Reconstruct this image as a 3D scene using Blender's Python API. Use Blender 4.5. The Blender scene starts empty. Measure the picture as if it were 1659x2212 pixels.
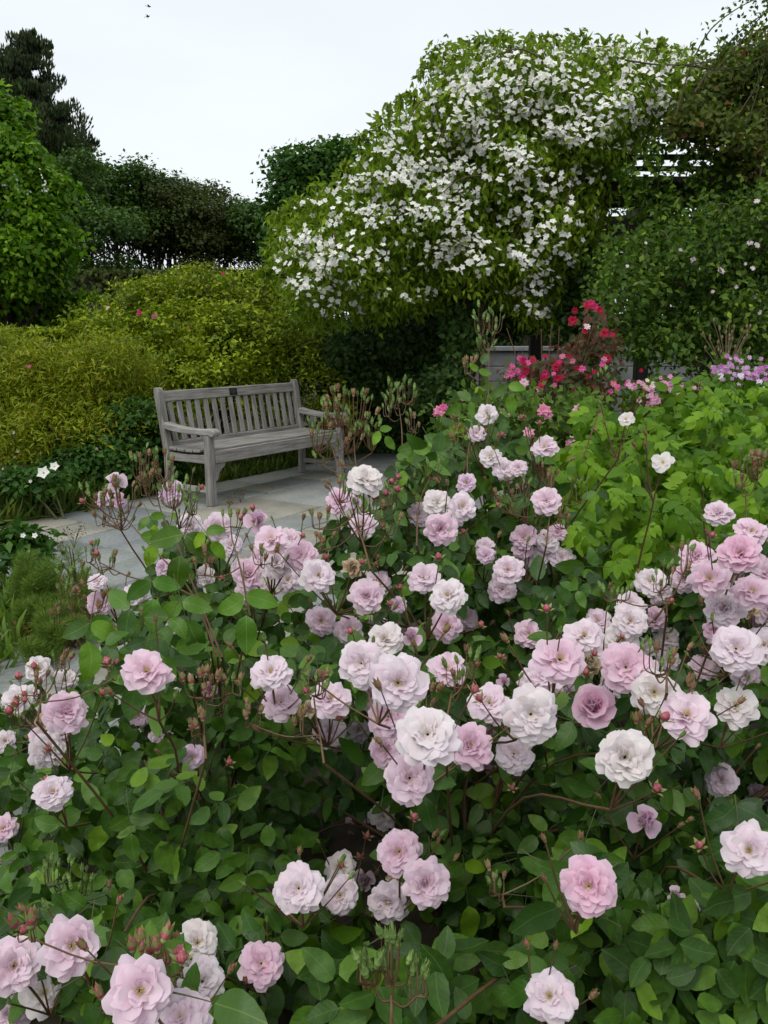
import bpy, bmesh, math, random
import numpy as np
from mathutils import Vector, Matrix

# ------------------------------------------------------------------ camera, sky, sun, exposure
SC = bpy.context.scene
COL = SC.collection
PITCH, CAM_H, F_D = 0.20674, 1.3252, 1775.7      # fitted from the bench; F_D for a 1659 x 2212 frame
cd = bpy.data.cameras.new('camera'); cam = bpy.data.objects.new('camera', cd); COL.objects.link(cam)
cam.location = (0, 0, CAM_H); cam.rotation_euler = (math.pi/2 - PITCH, 0, 0)
cd.sensor_fit = 'VERTICAL'; cd.sensor_height = 36.0; cd.lens = 36.0*F_D/2212
cd.clip_start = 0.02; cd.clip_end = 2000
SC.camera = cam

world = bpy.data.worlds.new('World'); SC.world = world; world.use_nodes = True
wn = world.node_tree.nodes; wl = world.node_tree.links
for n in list(wn): wn.remove(n)
SUN_EL, SUN_AZ = math.radians(58), math.radians(-150)
sky = wn.new('ShaderNodeTexSky'); sky.sky_type = 'NISHITA'; sky.sun_disc = False
sky.sun_elevation = SUN_EL; sky.sun_rotation = SUN_AZ; sky.air_density = 1.0; sky.dust_density = 3.0
tc = wn.new('ShaderNodeTexCoord'); cn = wn.new('ShaderNodeTexNoise'); cn.inputs['Scale'].default_value = 1.6
cn.inputs['Detail'].default_value = 4; cmap = wn.new('ShaderNodeMapping'); cmap.inputs['Scale'].default_value = (1, 1, 3.5)
cr = wn.new('ShaderNodeValToRGB')
cr.color_ramp.elements[0].position = .3; cr.color_ramp.elements[0].color = (6.75, 7.1, 7.45, 1)
cr.color_ramp.elements[1].position = .7; cr.color_ramp.elements[1].color = (7.6, 8.05, 8.3, 1)
mx = wn.new('ShaderNodeMixRGB'); mx.inputs[0].default_value = .95
bg = wn.new('ShaderNodeBackground'); bg.inputs['Strength'].default_value = 0.1
wo = wn.new('ShaderNodeOutputWorld')
wl.new(tc.outputs['Generated'], cmap.inputs['Vector']); wl.new(cmap.outputs['Vector'], cn.inputs['Vector'])
wl.new(cn.outputs['Fac'], cr.inputs['Fac']); wl.new(sky.outputs['Color'], mx.inputs[1]); wl.new(cr.outputs['Color'], mx.inputs[2])
wl.new(mx.outputs['Color'], bg.inputs['Color']); wl.new(bg.outputs['Background'], wo.inputs['Surface'])

sd = bpy.data.lights.new('sun', 'SUN'); sd.energy = 1.5; sd.angle = math.radians(40); sd.color = (1, .97, .92)
sun = bpy.data.objects.new('sun', sd); COL.objects.link(sun)
sdir = Vector((math.sin(SUN_AZ)*math.cos(SUN_EL), math.cos(SUN_AZ)*math.cos(SUN_EL), math.sin(SUN_EL)))
sun.rotation_euler = sdir.to_track_quat('Z', 'Y').to_euler(); sun.location = (0, -5, 12)

SC.view_settings.view_transform = 'Standard'; SC.view_settings.look = 'None'
SC.view_settings.exposure = 0.36; SC.view_settings.gamma = 1.0
SC.view_settings.use_curve_mapping = False
SC.render.engine = 'CYCLES'
SC.cycles.max_bounces = 8; SC.cycles.diffuse_bounces = 4; SC.cycles.glossy_bounces = 2
SC.cycles.transmission_bounces = 4; SC.cycles.use_denoising = True

rng = np.random.default_rng(7); R = random.Random(7)
PI = math.pi
CP, SP = math.cos(PITCH), math.sin(PITCH)

# ------------------------------------------------------------------ helpers
def ray(x, y):
    a = (x - 829.5)/F_D; b = (1106 - y)/F_D
    return np.array([a, CP + b*SP, -SP + b*CP])
def at(x, y, Y):                       # point on the sight line at ground distance Y
    d = ray(x, y); return np.array([0, 0, CAM_H]) + d*(Y/d[1])
def atd(x, y, depth):                  # point on the sight line at depth along the axis
    return np.array([0, 0, CAM_H]) + ray(x, y)*depth
def unit(v):
    v = np.asarray(v, float); return v/(np.linalg.norm(v, axis=-1, keepdims=True) + 1e-9)
def in_poly(P, poly):
    x, y = P[:, 0], P[:, 1]; r = np.zeros(len(P), bool); n = len(poly); j = n-1
    for i in range(n):
        xi, yi = poly[i]; xj, yj = poly[j]
        c = ((yi > y) != (yj > y)) & (x < (xj-xi)*(y-yi)/((yj-yi) if yj != yi else 1e-9) + xi)
        r ^= c; j = i
    return r
def poly_sample(poly, n):
    p = np.array(poly, float); lo, hi = p.min(0), p.max(0); out = []
    got = 0
    while got < n:
        q = lo + rng.random((n*2 + 20, 2))*(hi-lo); q = q[in_poly(q, poly)]; out.append(q); got += len(q)
    return np.concatenate(out)[:n]
def edge_dist(Q, poly):
    d = np.full(len(Q), 1e9); p = np.array(poly, float)
    for i in range(len(p)):
        a, b = p[i-1], p[i]; ab = b-a; t = np.clip(((Q-a)@ab)/(ab@ab + 1e-9), 0, 1)
        d = np.minimum(d, np.linalg.norm(Q-(a+t[:, None]*ab), axis=1))
    return d

class Acc:                             # collects triangles for ONE mesh
    def __init__(s): s.v = []; s.t = []; s.r = []; s.uv = []; s.m = []; s.n = 0
    def add(s, v, t, rnd=0.5, uv=None, mat=0):
        v = np.asarray(v, float).reshape(-1, 3); t = np.asarray(t, int).reshape(-1, 3)
        s.v.append(v); s.t.append(t + s.n); s.n += len(v)
        s.r.append(np.broadcast_to(np.asarray(rnd, float), (len(v),)).copy())
        s.uv.append(np.zeros((len(v), 2)) if uv is None else np.asarray(uv, float))
        s.m.append(np.full(len(t), mat, int))
    def mesh(s, name, mats, smooth=False):
        v = np.concatenate(s.v); t = np.concatenate(s.t); me = bpy.data.meshes.new(name)
        nt = len(t)
        me.vertices.add(len(v)); me.vertices.foreach_set('co', v.astype(np.float32).ravel())
        me.loops.add(nt*3); me.loops.foreach_set('vertex_index', t.astype(np.int32).ravel())
        me.polygons.add(nt); me.polygons.foreach_set('loop_start', np.arange(0, nt*3, 3, dtype=np.int32))
        me.polygons.foreach_set('loop_total', np.full(nt, 3, np.int32))
        me.polygons.foreach_set('material_index', np.concatenate(s.m).astype(np.int32))
        if smooth: me.polygons.foreach_set('use_smooth', np.ones(nt, bool))
        a = me.attributes.new('rnd', 'FLOAT', 'POINT'); a.data.foreach_set('value', np.concatenate(s.r).astype(np.float32))
        u = me.uv_layers.new(name='UVMap'); u.data.foreach_set('uv', np.concatenate(s.uv)[t.ravel()].astype(np.float32).ravel())
        for m in (mats if isinstance(mats, (list, tuple)) else [mats]): me.materials.append(m)
        me.update(calc_edges=True); return me

def link(name, me, parent=None, mat4=None, color=None, kind=None, label=None, category=None, group=None):
    o = bpy.data.objects.new(name, me); COL.objects.link(o)
    if parent is not None: o.parent = parent
    if mat4 is not None: o.matrix_basis = mat4
    if color is not None: o.color = (*color, 1)
    for k, v in (('kind', kind), ('label', label), ('category', category), ('group', group)):
        if v: o[k] = v
    return o
def thing(name, label, cat, loc=(0, 0, 0), rotz=0, group=None):
    o = bpy.data.objects.new(name, None); COL.objects.link(o); o.location = loc; o.rotation_euler = (0, 0, rotz)
    o.empty_display_size = .1; o['label'] = label; o['category'] = cat
    if group: o['group'] = group
    return o
def rel(t):                            # a thing's base as an offset for building its parts in world space
    return np.array(t.location)

def basis(axis, normal):               # columns: side, axis(length), normal
    a = unit(axis); n = np.asarray(normal, float); n = unit(n - a*np.sum(n*a, -1, keepdims=True)); s = np.cross(a, n)
    return np.stack([s, a, n], -1)
def mat4(pos, axis, normal, sc=1.0):
    b = basis(np.asarray(axis, float), np.asarray(normal, float)); m = Matrix(((*b[0], pos[0]), (*b[1], pos[1]), (*b[2], pos[2]), (0, 0, 0, 1)))
    return m @ Matrix.Scale(sc, 4)

# leaf templates: x across, y along, z normal
def tpl_diamond(w=.3, fold=.12, bend=.12):
    v = np.array([[0, 0, 0], [-w, .45, fold], [w, .45, fold], [0, 1, -bend], [0, .45, 0]])
    return v, np.array([[0, 4, 1], [0, 2, 4], [1, 4, 3], [4, 2, 3]]), v[:, :2]
def tpl_flat(w=.3, bend=.1):
    v = np.array([[0, 0, 0], [-w, .45, .06], [w, .45, .06], [0, 1, -bend]])
    return v, np.array([[0, 2, 1], [1, 2, 3]]), v[:, :2]
def tpl_blade(w=.03):
    v = np.array([[-w, 0, 0], [w, 0, 0], [-w*.8, .4, .02], [w*.8, .4, .02], [-w*.5, .75, -.04], [w*.5, .75, -.04], [0, 1, -.2]])
    return v, np.array([[0, 1, 3], [0, 3, 2], [2, 3, 5], [2, 5, 4], [4, 5, 6]]), v[:, :2]
def tpl_ovate(seed=0, n=6, w=.33, serr=.02, fold=.10, droop=.16):
    r = np.random.default_rng(seed); v = []; uv = []
    tw = r.normal(0, .05); cv = r.normal(0, .05)
    for i in range(n+1):
        t = i/n; ww = w*(t**.60*(1-t)**.85/.374 if 0 < t < 1 else 0)*(1 + (serr/.33)*(1 if i % 2 else -1)); 
        z = -droop*t*t + .03*math.sin(7*t + seed)
        cx = cv*math.sin(PI*t)
        for sgn in (-1, 0, 1):
            wz = fold*abs(sgn)*ww*2.2 + (r.normal(0, .018) if sgn else 0) + tw*sgn*ww*2
            v.append([cx + sgn*ww, t, z + wz]); uv.append([.5 + sgn*.5*ww/w, t])
    T = []
    for i in range(n):
        a = i*3; b = a+3
        if i == 0: T += [[1, b, b+1], [1, b+1, b+2]]; T = [[1, 4, 3], [1, 5, 4]]
        elif i == n-1: T += [[a, a+1, b+1], [a+1, a+2, b+1]]
        else: T += [[a, a+1, b+1], [a, b+1, b], [a+1, a+2, b+2], [a+1, b+2, b+1]]
    return np.array(v), np.array(T), np.array(uv)

def put_cloud(acc, P, axis, normal, size, tpl, rnd=None, mat=0):
    tv, tt, tuv = tpl; N = len(P)
    if N == 0: return
    B = basis(axis, normal); size = np.broadcast_to(size, (N,))
    V = np.einsum('nij,kj->nki', B, tv)*size[:, None, None] + P[:, None, :]
    k = len(tv); T = tt[None] + (np.arange(N)*k)[:, None, None]
    if rnd is None: rnd = rng.random(N)
    acc.add(V.reshape(-1, 3), T.reshape(-1, 3), np.repeat(rnd, k), np.tile(tuv, (N, 1)), mat)

def put_tube(acc, pts, radii, sides=5, rnd=.5, mat=0):
    pts = np.asarray(pts, float); n = len(pts); radii = np.broadcast_to(radii, (n,))
    tan = np.gradient(pts, axis=0); tan = unit(tan)
    ref = np.array([0.3, .2, 1.0]) if abs(tan[0][2]) < .9 else np.array([1.0, .2, 0])
    s = unit(np.cross(tan, ref)); u = np.cross(s, tan)
    an = np.arange(sides)*2*PI/sides
    V = pts[:, None] + radii[:, None, None]*(np.cos(an)[None, :, None]*s[:, None] + np.sin(an)[None, :, None]*u[:, None])
    T = []
    for i in range(n-1):
        for j in range(sides):
            a = i*sides+j; b = i*sides+(j+1) % sides; T += [[a, b, b+sides], [a, b+sides, a+sides]]
    uv = np.stack([np.tile(np.arange(sides)/sides, n), np.repeat(np.arange(n)/n, sides)], -1)
    acc.add(V.reshape(-1, 3), T, rnd, uv, mat)
def curve(p0, p1, sag=(0, 0, 0), n=7):
    t = np.linspace(0, 1, n)[:, None]; p0 = np.asarray(p0, float); p1 = np.asarray(p1, float)
    return p0 + (p1-p0)*t + np.asarray(sag, float)*(4*t*(1-t))
def smooth_path(pts, n=16):
    pts = np.asarray(pts, float)
    if len(pts) < 3: return curve(pts[0], pts[-1], n=n)
    t = np.linspace(0, len(pts)-1, n); out = []
    P = np.vstack([2*pts[0]-pts[1], pts, 2*pts[-1]-pts[-2]])
    for q in t:
        i = min(int(q), len(pts)-2); u = q-i; a, b, c, d = P[i:i+4]
        out.append(.5*((2*b)+(-a+c)*u+(2*a-5*b+4*c-d)*u*u+(-a+3*b-3*c+d)*u**3))
    return np.array(out)

# ------------------------------------------------------------------ materials
def nodes(name):
    m = bpy.data.materials.new(name); m.use_nodes = True; nt = m.node_tree
    for n in list(nt.nodes): nt.nodes.remove(n)
    return m, nt
def N(nt, typ, **kw):
    n = nt.nodes.new(typ)
    for k, v in kw.items():
        if k.startswith('i_'): n.inputs[k[2:].replace('_', ' ')].default_value = v
        else: setattr(n, k, v)
    return n
def ramp(nt, cols, src=None):
    r = nt.nodes.new('ShaderNodeValToRGB'); el = r.color_ramp.elements
    for i, (p, c) in enumerate(cols):
        e = el[i] if i < 2 else el.new(p)
        e.position = p; e.color = (*c, 1)
    if src: nt.links.new(src, r.inputs['Fac'])
    return r
def leafmat(name, cols, src='attr', rough=.5, transl=.3, veins=False, spec=.16, tcol=(1.25, 1.35, .35)):
    m, nt = nodes(name); L = nt.links
    s = N(nt, 'ShaderNodeAttribute', attribute_name='rnd').outputs['Fac'] if src == 'attr' else N(nt, 'ShaderNodeObjectInfo').outputs['Random']
    rp = ramp(nt, cols, s); colr = rp.outputs['Color']
    no = N(nt, 'ShaderNodeTexNoise', i_Scale=60.0 if veins else 9.0, i_Detail=2.0)
    hs = N(nt, 'ShaderNodeHueSaturation', i_Saturation=1.0); mr = N(nt, 'ShaderNodeMapRange')
    mr.inputs[1].default_value = .3; mr.inputs[2].default_value = .7; mr.inputs[3].default_value = .8; mr.inputs[4].default_value = 1.2
    tcn = N(nt, 'ShaderNodeTexCoord'); L.new(tcn.outputs['Object'], no.inputs['Vector'])
    L.new(no.outputs['Fac'], mr.inputs[0]); L.new(mr.outputs[0], hs.inputs['Value']); L.new(colr, hs.inputs['Color']); colr = hs.outputs['Color']
    bs = N(nt, 'ShaderNodeBsdfPrincipled', i_Roughness=rough); bs.inputs['Specular IOR Level'].default_value = spec
    if veins:
        uvn = N(nt, 'ShaderNodeUVMap'); sp = N(nt, 'ShaderNodeSeparateXYZ'); L.new(uvn.outputs[0], sp.inputs[0])
        ab = N(nt, 'ShaderNodeMath', operation='SUBTRACT'); ab.inputs[1].default_value = .5; L.new(sp.outputs[0], ab.inputs[0])
        a2 = N(nt, 'ShaderNodeMath', operation='ABSOLUTE'); L.new(ab.outputs[0], a2.inputs[0])
        k = N(nt, 'ShaderNodeMath', operation='MULTIPLY_ADD'); k.inputs[1].default_value = -.55; L.new(a2.outputs[0], k.inputs[0]); L.new(sp.outputs[1], k.inputs[2])
        k2 = N(nt, 'ShaderNodeMath', operation='MULTIPLY'); k2.inputs[1].default_value = 40.0; L.new(k.outputs[0], k2.inputs[0])
        sn = N(nt, 'ShaderNodeMath', operation='SINE'); L.new(k2.outputs[0], sn.inputs[0])
        md = N(nt, 'ShaderNodeMapRange'); md.inputs[1].default_value = 0; md.inputs[2].default_value = .035; md.inputs[3].default_value = -2.0; md.inputs[4].default_value = 0
        L.new(a2.outputs[0], md.inputs[0]); ad = N(nt, 'ShaderNodeMath', operation='ADD'); L.new(sn.outputs[0], ad.inputs[0]); L.new(md.outputs[0], ad.inputs[1])
        bp = N(nt, 'ShaderNodeBump', i_Strength=.10, i_Distance=.0008); L.new(ad.outputs[0], bp.inputs['Height']); L.new(bp.outputs[0], bs.inputs['Normal'])
        mv = N(nt, 'ShaderNodeMapRange'); mv.inputs[1].default_value = .0; mv.inputs[2].default_value = .03; mv.inputs[3].default_value = .32; mv.inputs[4].default_value = 0
        L.new(a2.outputs[0], mv.inputs[0]); mm = N(nt, 'ShaderNodeMixRGB'); mm.inputs[2].default_value = (.16, .24, .06, 1)
        L.new(mv.outputs[0], mm.inputs[0]); L.new(colr, mm.inputs[1]); colr = mm.outputs[0]
    oi = N(nt, 'ShaderNodeObjectInfo'); mu = N(nt, 'ShaderNodeMixRGB', blend_type='MULTIPLY'); mu.inputs[0].default_value = 1
    L.new(colr, mu.inputs[1]); L.new(oi.outputs['Color'], mu.inputs[2]); colr = mu.outputs[0]
    L.new(colr, bs.inputs['Base Color'])
    tr = N(nt, 'ShaderNodeBsdfTranslucent'); t2 = N(nt, 'ShaderNodeMixRGB', blend_type='MULTIPLY'); t2.inputs[0].default_value = 1
    t2.inputs[2].default_value = (*tcol, 1); L.new(colr, t2.inputs[1]); L.new(t2.outputs[0], tr.inputs['Color'])
    mix = N(nt, 'ShaderNodeMixShader'); mix.inputs[0].default_value = transl
    out = N(nt, 'ShaderNodeOutputMaterial')
    L.new(bs.outputs[0], mix.inputs[1]); L.new(tr.outputs[0], mix.inputs[2]); L.new(mix.outputs[0], out.inputs['Surface'])
    return m
def petalmat(name, base=(1, .93, .80), mid=(1, .98, .97), rnd_amt=.12, transl=.42):
    # colour = object colour x (creamy at the claw -> full colour), a little different per petal
    m, nt = nodes(name); L = nt.links
    uvn = N(nt, 'ShaderNodeUVMap'); sp = N(nt, 'ShaderNodeSeparateXYZ'); L.new(uvn.outputs[0], sp.inputs[0])
    oi = N(nt, 'ShaderNodeObjectInfo'); at_ = N(nt, 'ShaderNodeAttribute', attribute_name='rnd')
    no = N(nt, 'ShaderNodeTexNoise', i_Scale=3.0, i_Detail=2.0); tcn = N(nt, 'ShaderNodeTexCoord'); L.new(tcn.outputs['Object'], no.inputs['Vector'])
    a = N(nt, 'ShaderNodeMath', operation='MULTIPLY_ADD'); a.inputs[1].default_value = .5; L.new(no.outputs['Fac'], a.inputs[0]); L.new(at_.outputs['Fac'], a.inputs[2])
    r2 = ramp(nt, [(0.2, (.97, .90, .95)), (.75, (1, 1, 1)), (1.2 if False else 1.0, (1.04, 1.10, 1.06))], a.outputs[0])
    m1 = N(nt, 'ShaderNodeMixRGB', blend_type='MULTIPLY'); m1.inputs[0].default_value = 1
    L.new(oi.outputs['Color'], m1.inputs[1]); L.new(r2.outputs[0], m1.inputs[2])
    wv = N(nt, 'ShaderNodeTexWave', i_Scale=9.0, i_Distortion=2.0); wv.bands_direction = 'X'; L.new(uvn.outputs[0], wv.inputs['Vector'])
    rb = N(nt, 'ShaderNodeMapRange'); rb.inputs[1].default_value = .12; rb.inputs[2].default_value = .5; rb.inputs[3].default_value = .75; rb.inputs[4].default_value = 0
    L.new(sp.outputs[1], rb.inputs[0])
    m2 = N(nt, 'ShaderNodeMixRGB'); m2.inputs[2].default_value = (.84, .78, .62, 1); L.new(rb.outputs[0], m2.inputs[0]); L.new(m1.outputs[0], m2.inputs[1])
    re = N(nt, 'ShaderNodeMapRange'); re.inputs[1].default_value = .55; re.inputs[2].default_value = 1.0; re.inputs[3].default_value = 0; re.inputs[4].default_value = .35
    L.new(sp.outputs[1], re.inputs[0]); m3 = N(nt, 'ShaderNodeMixRGB'); m3.inputs[2].default_value = (.82, .76, .80, 1)
    L.new(re.outputs[0], m3.inputs[0]); L.new(m2.outputs[0], m3.inputs[1])
    bp = N(nt, 'ShaderNodeBump', i_Strength=.12, i_Distance=.001); L.new(wv.outputs['Fac'], bp.inputs['Height'])
    bs = N(nt, 'ShaderNodeBsdfPrincipled', i_Roughness=.62); bs.inputs['Specular IOR Level'].default_value = .2
    L.new(m3.outputs[0], bs.inputs['Base Color']); L.new(bp.outputs[0], bs.inputs['Normal'])
    tr = N(nt, 'ShaderNodeBsdfTranslucent'); L.new(m3.outputs[0], tr.inputs['Color'])
    mix = N(nt, 'ShaderNodeMixShader'); mix.inputs[0].default_value = transl; out = N(nt, 'ShaderNodeOutputMaterial')
    L.new(bs.outputs[0], mix.inputs[1]); L.new(tr.outputs[0], mix.inputs[2]); L.new(mix.outputs[0], out.inputs['Surface'])
    return m
def plain(name, cols, scale=8, rough=.7, src=None, bump=0.0, stretch=(1, 1, 1), spec=.3, detail=5):
    m, nt = nodes(name); L = nt.links
    tcn = N(nt, 'ShaderNodeTexCoord'); mp = N(nt, 'ShaderNodeMapping'); mp.inputs['Scale'].default_value = stretch
    no = N(nt, 'ShaderNodeTexNoise', i_Scale=float(scale), i_Detail=float(detail), i_Roughness=.62)
    L.new(tcn.outputs['Object'], mp.inputs[0]); L.new(mp.outputs[0], no.inputs['Vector'])
    rp = ramp(nt, cols, no.outputs['Fac']); c = rp.outputs['Color']
    oi = N(nt, 'ShaderNodeObjectInfo'); mu = N(nt, 'ShaderNodeMixRGB', blend_type='MULTIPLY'); mu.inputs[0].default_value = 1
    L.new(c, mu.inputs[1]); L.new(oi.outputs['Color'], mu.inputs[2])
    bs = N(nt, 'ShaderNodeBsdfPrincipled', i_Roughness=rough); bs.inputs['Specular IOR Level'].default_value = spec
    L.new(mu.outputs[0], bs.inputs['Base Color'])
    if bump:
        bp = N(nt, 'ShaderNodeBump', i_Strength=bump, i_Distance=.004); L.new(no.outputs['Fac'], bp.inputs['Height']); L.new(bp.outputs[0], bs.inputs['Normal'])
    out = N(nt, 'ShaderNodeOutputMaterial'); L.new(bs.outputs[0], out.inputs['Surface']); return m

G1 = [(0, (.020, .054, .006)), (.5, (.038, .098, .009)), (.85, (.062, .142, .012)), (1, (.13, .24, .018))]
M = {}
M['rose_leaf'] = leafmat('rose_leaf', G1, 'obj', .48, .17, True, .35)
M['rose_leaf_mass'] = leafmat('rose_leaf_mass', G1, 'attr', .5, .17, True, .25)
M['lime_leaf'] = leafmat('lime_leaf', [(0, (.060, .145, .008)), (.5, (.105, .215, .010)), (1, (.18, .32, .02))], 'obj', .5, .30, True)
M['lime_leaf_mass'] = leafmat('lime_leaf_mass', [(0, (.045, .115, .008)), (.5, (.075, .165, .010)), (1, (.14, .26, .016))], 'attr', .5, .28)
M['petal'] = petalmat('petal')
M['stamen'] = plain('stamen', [(0, (.62, .45, .14)), (1, (.80, .66, .32))], 40)
M['sepal'] = plain('sepal', [(.3, (.09, .13, .035)), (.7, (.17, .15, .07))], 20, .6)
M['cane'] = plain('cane', [(.3, (.08, .050, .022)), (.5, (.13, .065, .034)), (.7, (.11, .11, .04))], 30, .55)
M['bark'] = plain('bark', [(.3, (.025, .020, .016)), (.7, (.07, .055, .045))], 14, .9, bump=.6, stretch=(1, 1, .25))
M['green_stem'] = plain('green_stem', [(.3, (.05, .075, .022)), (.7, (.085, .09, .035))], 20, .6)

# ------------------------------------------------------------------ ground and patio
BX, BY, BYAW = -1.3907, 6.5085, 0.99858           # bench corner and heading
CB, SB = math.cos(BYAW), math.sin(BYAW)
def uv2w(u, v, z=0): return np.array([BX + u*CB - v*SB, BY + u*SB + v*CB, z])
def w2uv(P):
    q = np.asarray(P)[..., :2] - np.array([BX, BY]); return np.stack([q[..., 0]*CB + q[..., 1]*SB, -q[..., 0]*SB + q[..., 1]*CB], -1)

M['soil'] = plain('soil', [(.3, (.018, .015, .009)), (.55, (.035, .028, .016)), (.8, (.06, .05, .028))], 22, .95, bump=.8)
a = Acc(); g = 40; xs = np.concatenate([[-400, -120], np.linspace(-30, 30, g), [120, 400]]); ys = np.concatenate([[-60], np.linspace(-8, 50, g), [120, 700]])
XX, YY = np.meshgrid(xs, ys); ZZ = -.05 + .012*np.sin(XX*1.7)*np.cos(YY*1.3)
V = np.stack([XX, YY, ZZ], -1).reshape(-1, 3); w = len(xs); T = []
for j in range(len(ys)-1):
    for i in range(w-1):
        q = j*w+i; T += [[q, q+1, q+w+1], [q, q+w+1, q+w]]
a.add(V, T); link('ground', a.mesh('ground', M['soil'], True), kind='structure')

# flagstones: random ashlar in the bench's own directions, every stone an object
def slabmat():
    m, nt = nodes('bluestone'); L = nt.links
    tcn = N(nt, 'ShaderNodeTexCoord'); geo = N(nt, 'ShaderNodeNewGeometry'); oi = N(nt, 'ShaderNodeObjectInfo')
    n1 = N(nt, 'ShaderNodeTexNoise', i_Scale=2.2, i_Detail=6.0, i_Roughness=.65); n2 = N(nt, 'ShaderNodeTexNoise', i_Scale=40.0, i_Detail=4.0)
    L.new(geo.outputs['Position'], n1.inputs['Vector']); L.new(geo.outputs['Position'], n2.inputs['Vector'])
    r1 = ramp(nt, [(.25, (.62, .62, .64)), (.5, (1, 1, 1)), (.75, (1.25, 1.22, 1.15))], n1.outputs['Fac'])
    mu = N(nt, 'ShaderNodeMixRGB', blend_type='MULTIPLY'); mu.inputs[0].default_value = 1
    L.new(oi.outputs['Color'], mu.inputs[1]); L.new(r1.outputs[0], mu.inputs[2])
    r2 = ramp(nt, [(.3, (.8, .8, .8)), (.7, (1.12, 1.12, 1.12))], n2.outputs['Fac'])
    m2 = N(nt, 'ShaderNodeMixRGB', blend_type='MULTIPLY'); m2.inputs[0].default_value = 1; L.new(mu.outputs[0], m2.inputs[1]); L.new(r2.outputs[0], m2.inputs[2])
    bs = N(nt, 'ShaderNodeBsdfPrincipled', i_Roughness=.55); bs.inputs['Specular IOR Level'].default_value = .4
    bp = N(nt, 'ShaderNodeBump', i_Strength=.25, i_Distance=.004); L.new(n1.outputs['Fac'], bp.inputs['Height'])
    L.new(bp.outputs[0], bs.inputs['Normal']); L.new(m2.outputs[0], bs.inputs['Base Color'])
    out = N(nt, 'ShaderNodeOutputMaterial'); L.new(bs.outputs[0], out.inputs['Surface']); return m
M['slab'] = slabmat()
M['joint'] = plain('joint', [(.3, (.03, .03, .024)), (.7, (.07, .07, .05))], 20, .95, bump=.5)
a = Acc(); c = [uv2w(-6.5, -4.6, -.028), uv2w(4.6, -4.6, -.028), uv2w(4.6, .80, -.028), uv2w(-6.5, .80, -.028)]
a.add(c, [[0, 1, 2], [0, 2, 3]]); patio = link('patio', a.mesh('patio', M['joint']), kind='structure')
rs = random.Random(11)
BED = [(-1.15, -1.5), (-.95, 2.2), (-.55, 3.0), (.15, 4.0), (.75, 5.0), (1.5, 6.6), (2.3, 8.3), (9, 8.8), (9, -1.5)]
a = Acc(); gx = np.linspace(-1.4, 9, 84); gy = np.linspace(-1.5, 8.9, 84); GX, GY = np.meshgrid(gx, gy); GP = np.stack([GX, GY], -1).reshape(-1, 2)
ed = edge_dist(GP, BED); ins = in_poly(GP, BED); GZ = np.where(ins, .012 + np.clip(ed, 0, .4)*.12, -.04) + rng.normal(size=len(GP))*.006
T = []
for j in range(83):
    for i in range(83):
        q = j*84+i
        if ins[[q, q+1, q+84, q+85]].any(): T += [[q, q+1, q+85], [q, q+85, q+84]]
a.add(np.column_stack([GP, GZ]), T); link('rose_bed', a.mesh('rose_bed', M['soil'], True), kind='structure')
stone_cols = [(.225, .238, .228), (.20, .215, .21), (.24, .25, .232), (.27, .262, .222), (.19, .205, .205), (.255, .265, .252), (.30, .285, .24), (.235, .25, .238)]
def slab(u0, u1, v0, v1):
    gap = .007; z = rs.uniform(-.003, .003); c = .006
    def j(): return rs.uniform(-.004, .004)
    q = [(u0+gap+j(), v0+gap+j()), (u1-gap+j(), v0+gap+j()), (u1-gap+j(), v1-gap+j()), (u0+gap+j(), v1-gap+j())]
    mid = ((u0+u1)/2, (v0+v1)/2); V = []
    for zz, ins in ((-.045, 0), (z-.005, 0), (z, c)):
        for p in q:
            V.append(uv2w(p[0]+ins*(1 if p[0] < mid[0] else -1), p[1]+ins*(1 if p[1] < mid[1] else -1), zz + rs.uniform(-.0008, .0008)))
    T = [[8, 9, 10], [8, 10, 11]]
    for k in (0, 4):
        for i in range(4):
            a0, b0 = k+i, k+(i+1) % 4; T += [[a0, b0, b0+4], [a0, b0+4, a0+4]]
    ac = Acc(); ac.add(V, T); link('flagstone', ac.mesh('flagstone', M['slab']), patio, color=rs.choice(stone_cols))
v = .80
while v > -4.6:
    h = rs.choice([.46, .61, .61, .76]); u = -6.5 + rs.uniform(-.5, 0)
    while u < 4.6:
        l = rs.choice([.61, .76, .92, 1.07]); c = (u+l/2, v-h/2)
        p = uv2w(*c)
        if p[1] > 1.2 and p[1] < 12 and abs(p[0]) < .62*p[1] + .8 and not in_poly(np.array([p[:2]]), BED)[0]:
            if h > .7 and rs.random() < .5:
                slab(u, u+l, v-h*.5, v); slab(u, u+l*.5, v-h, v-h*.5); slab(u+l*.5, u+l, v-h, v-h*.5)
            else: slab(u, u+l, v-h, v)
        u += l
    v -= h

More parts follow.
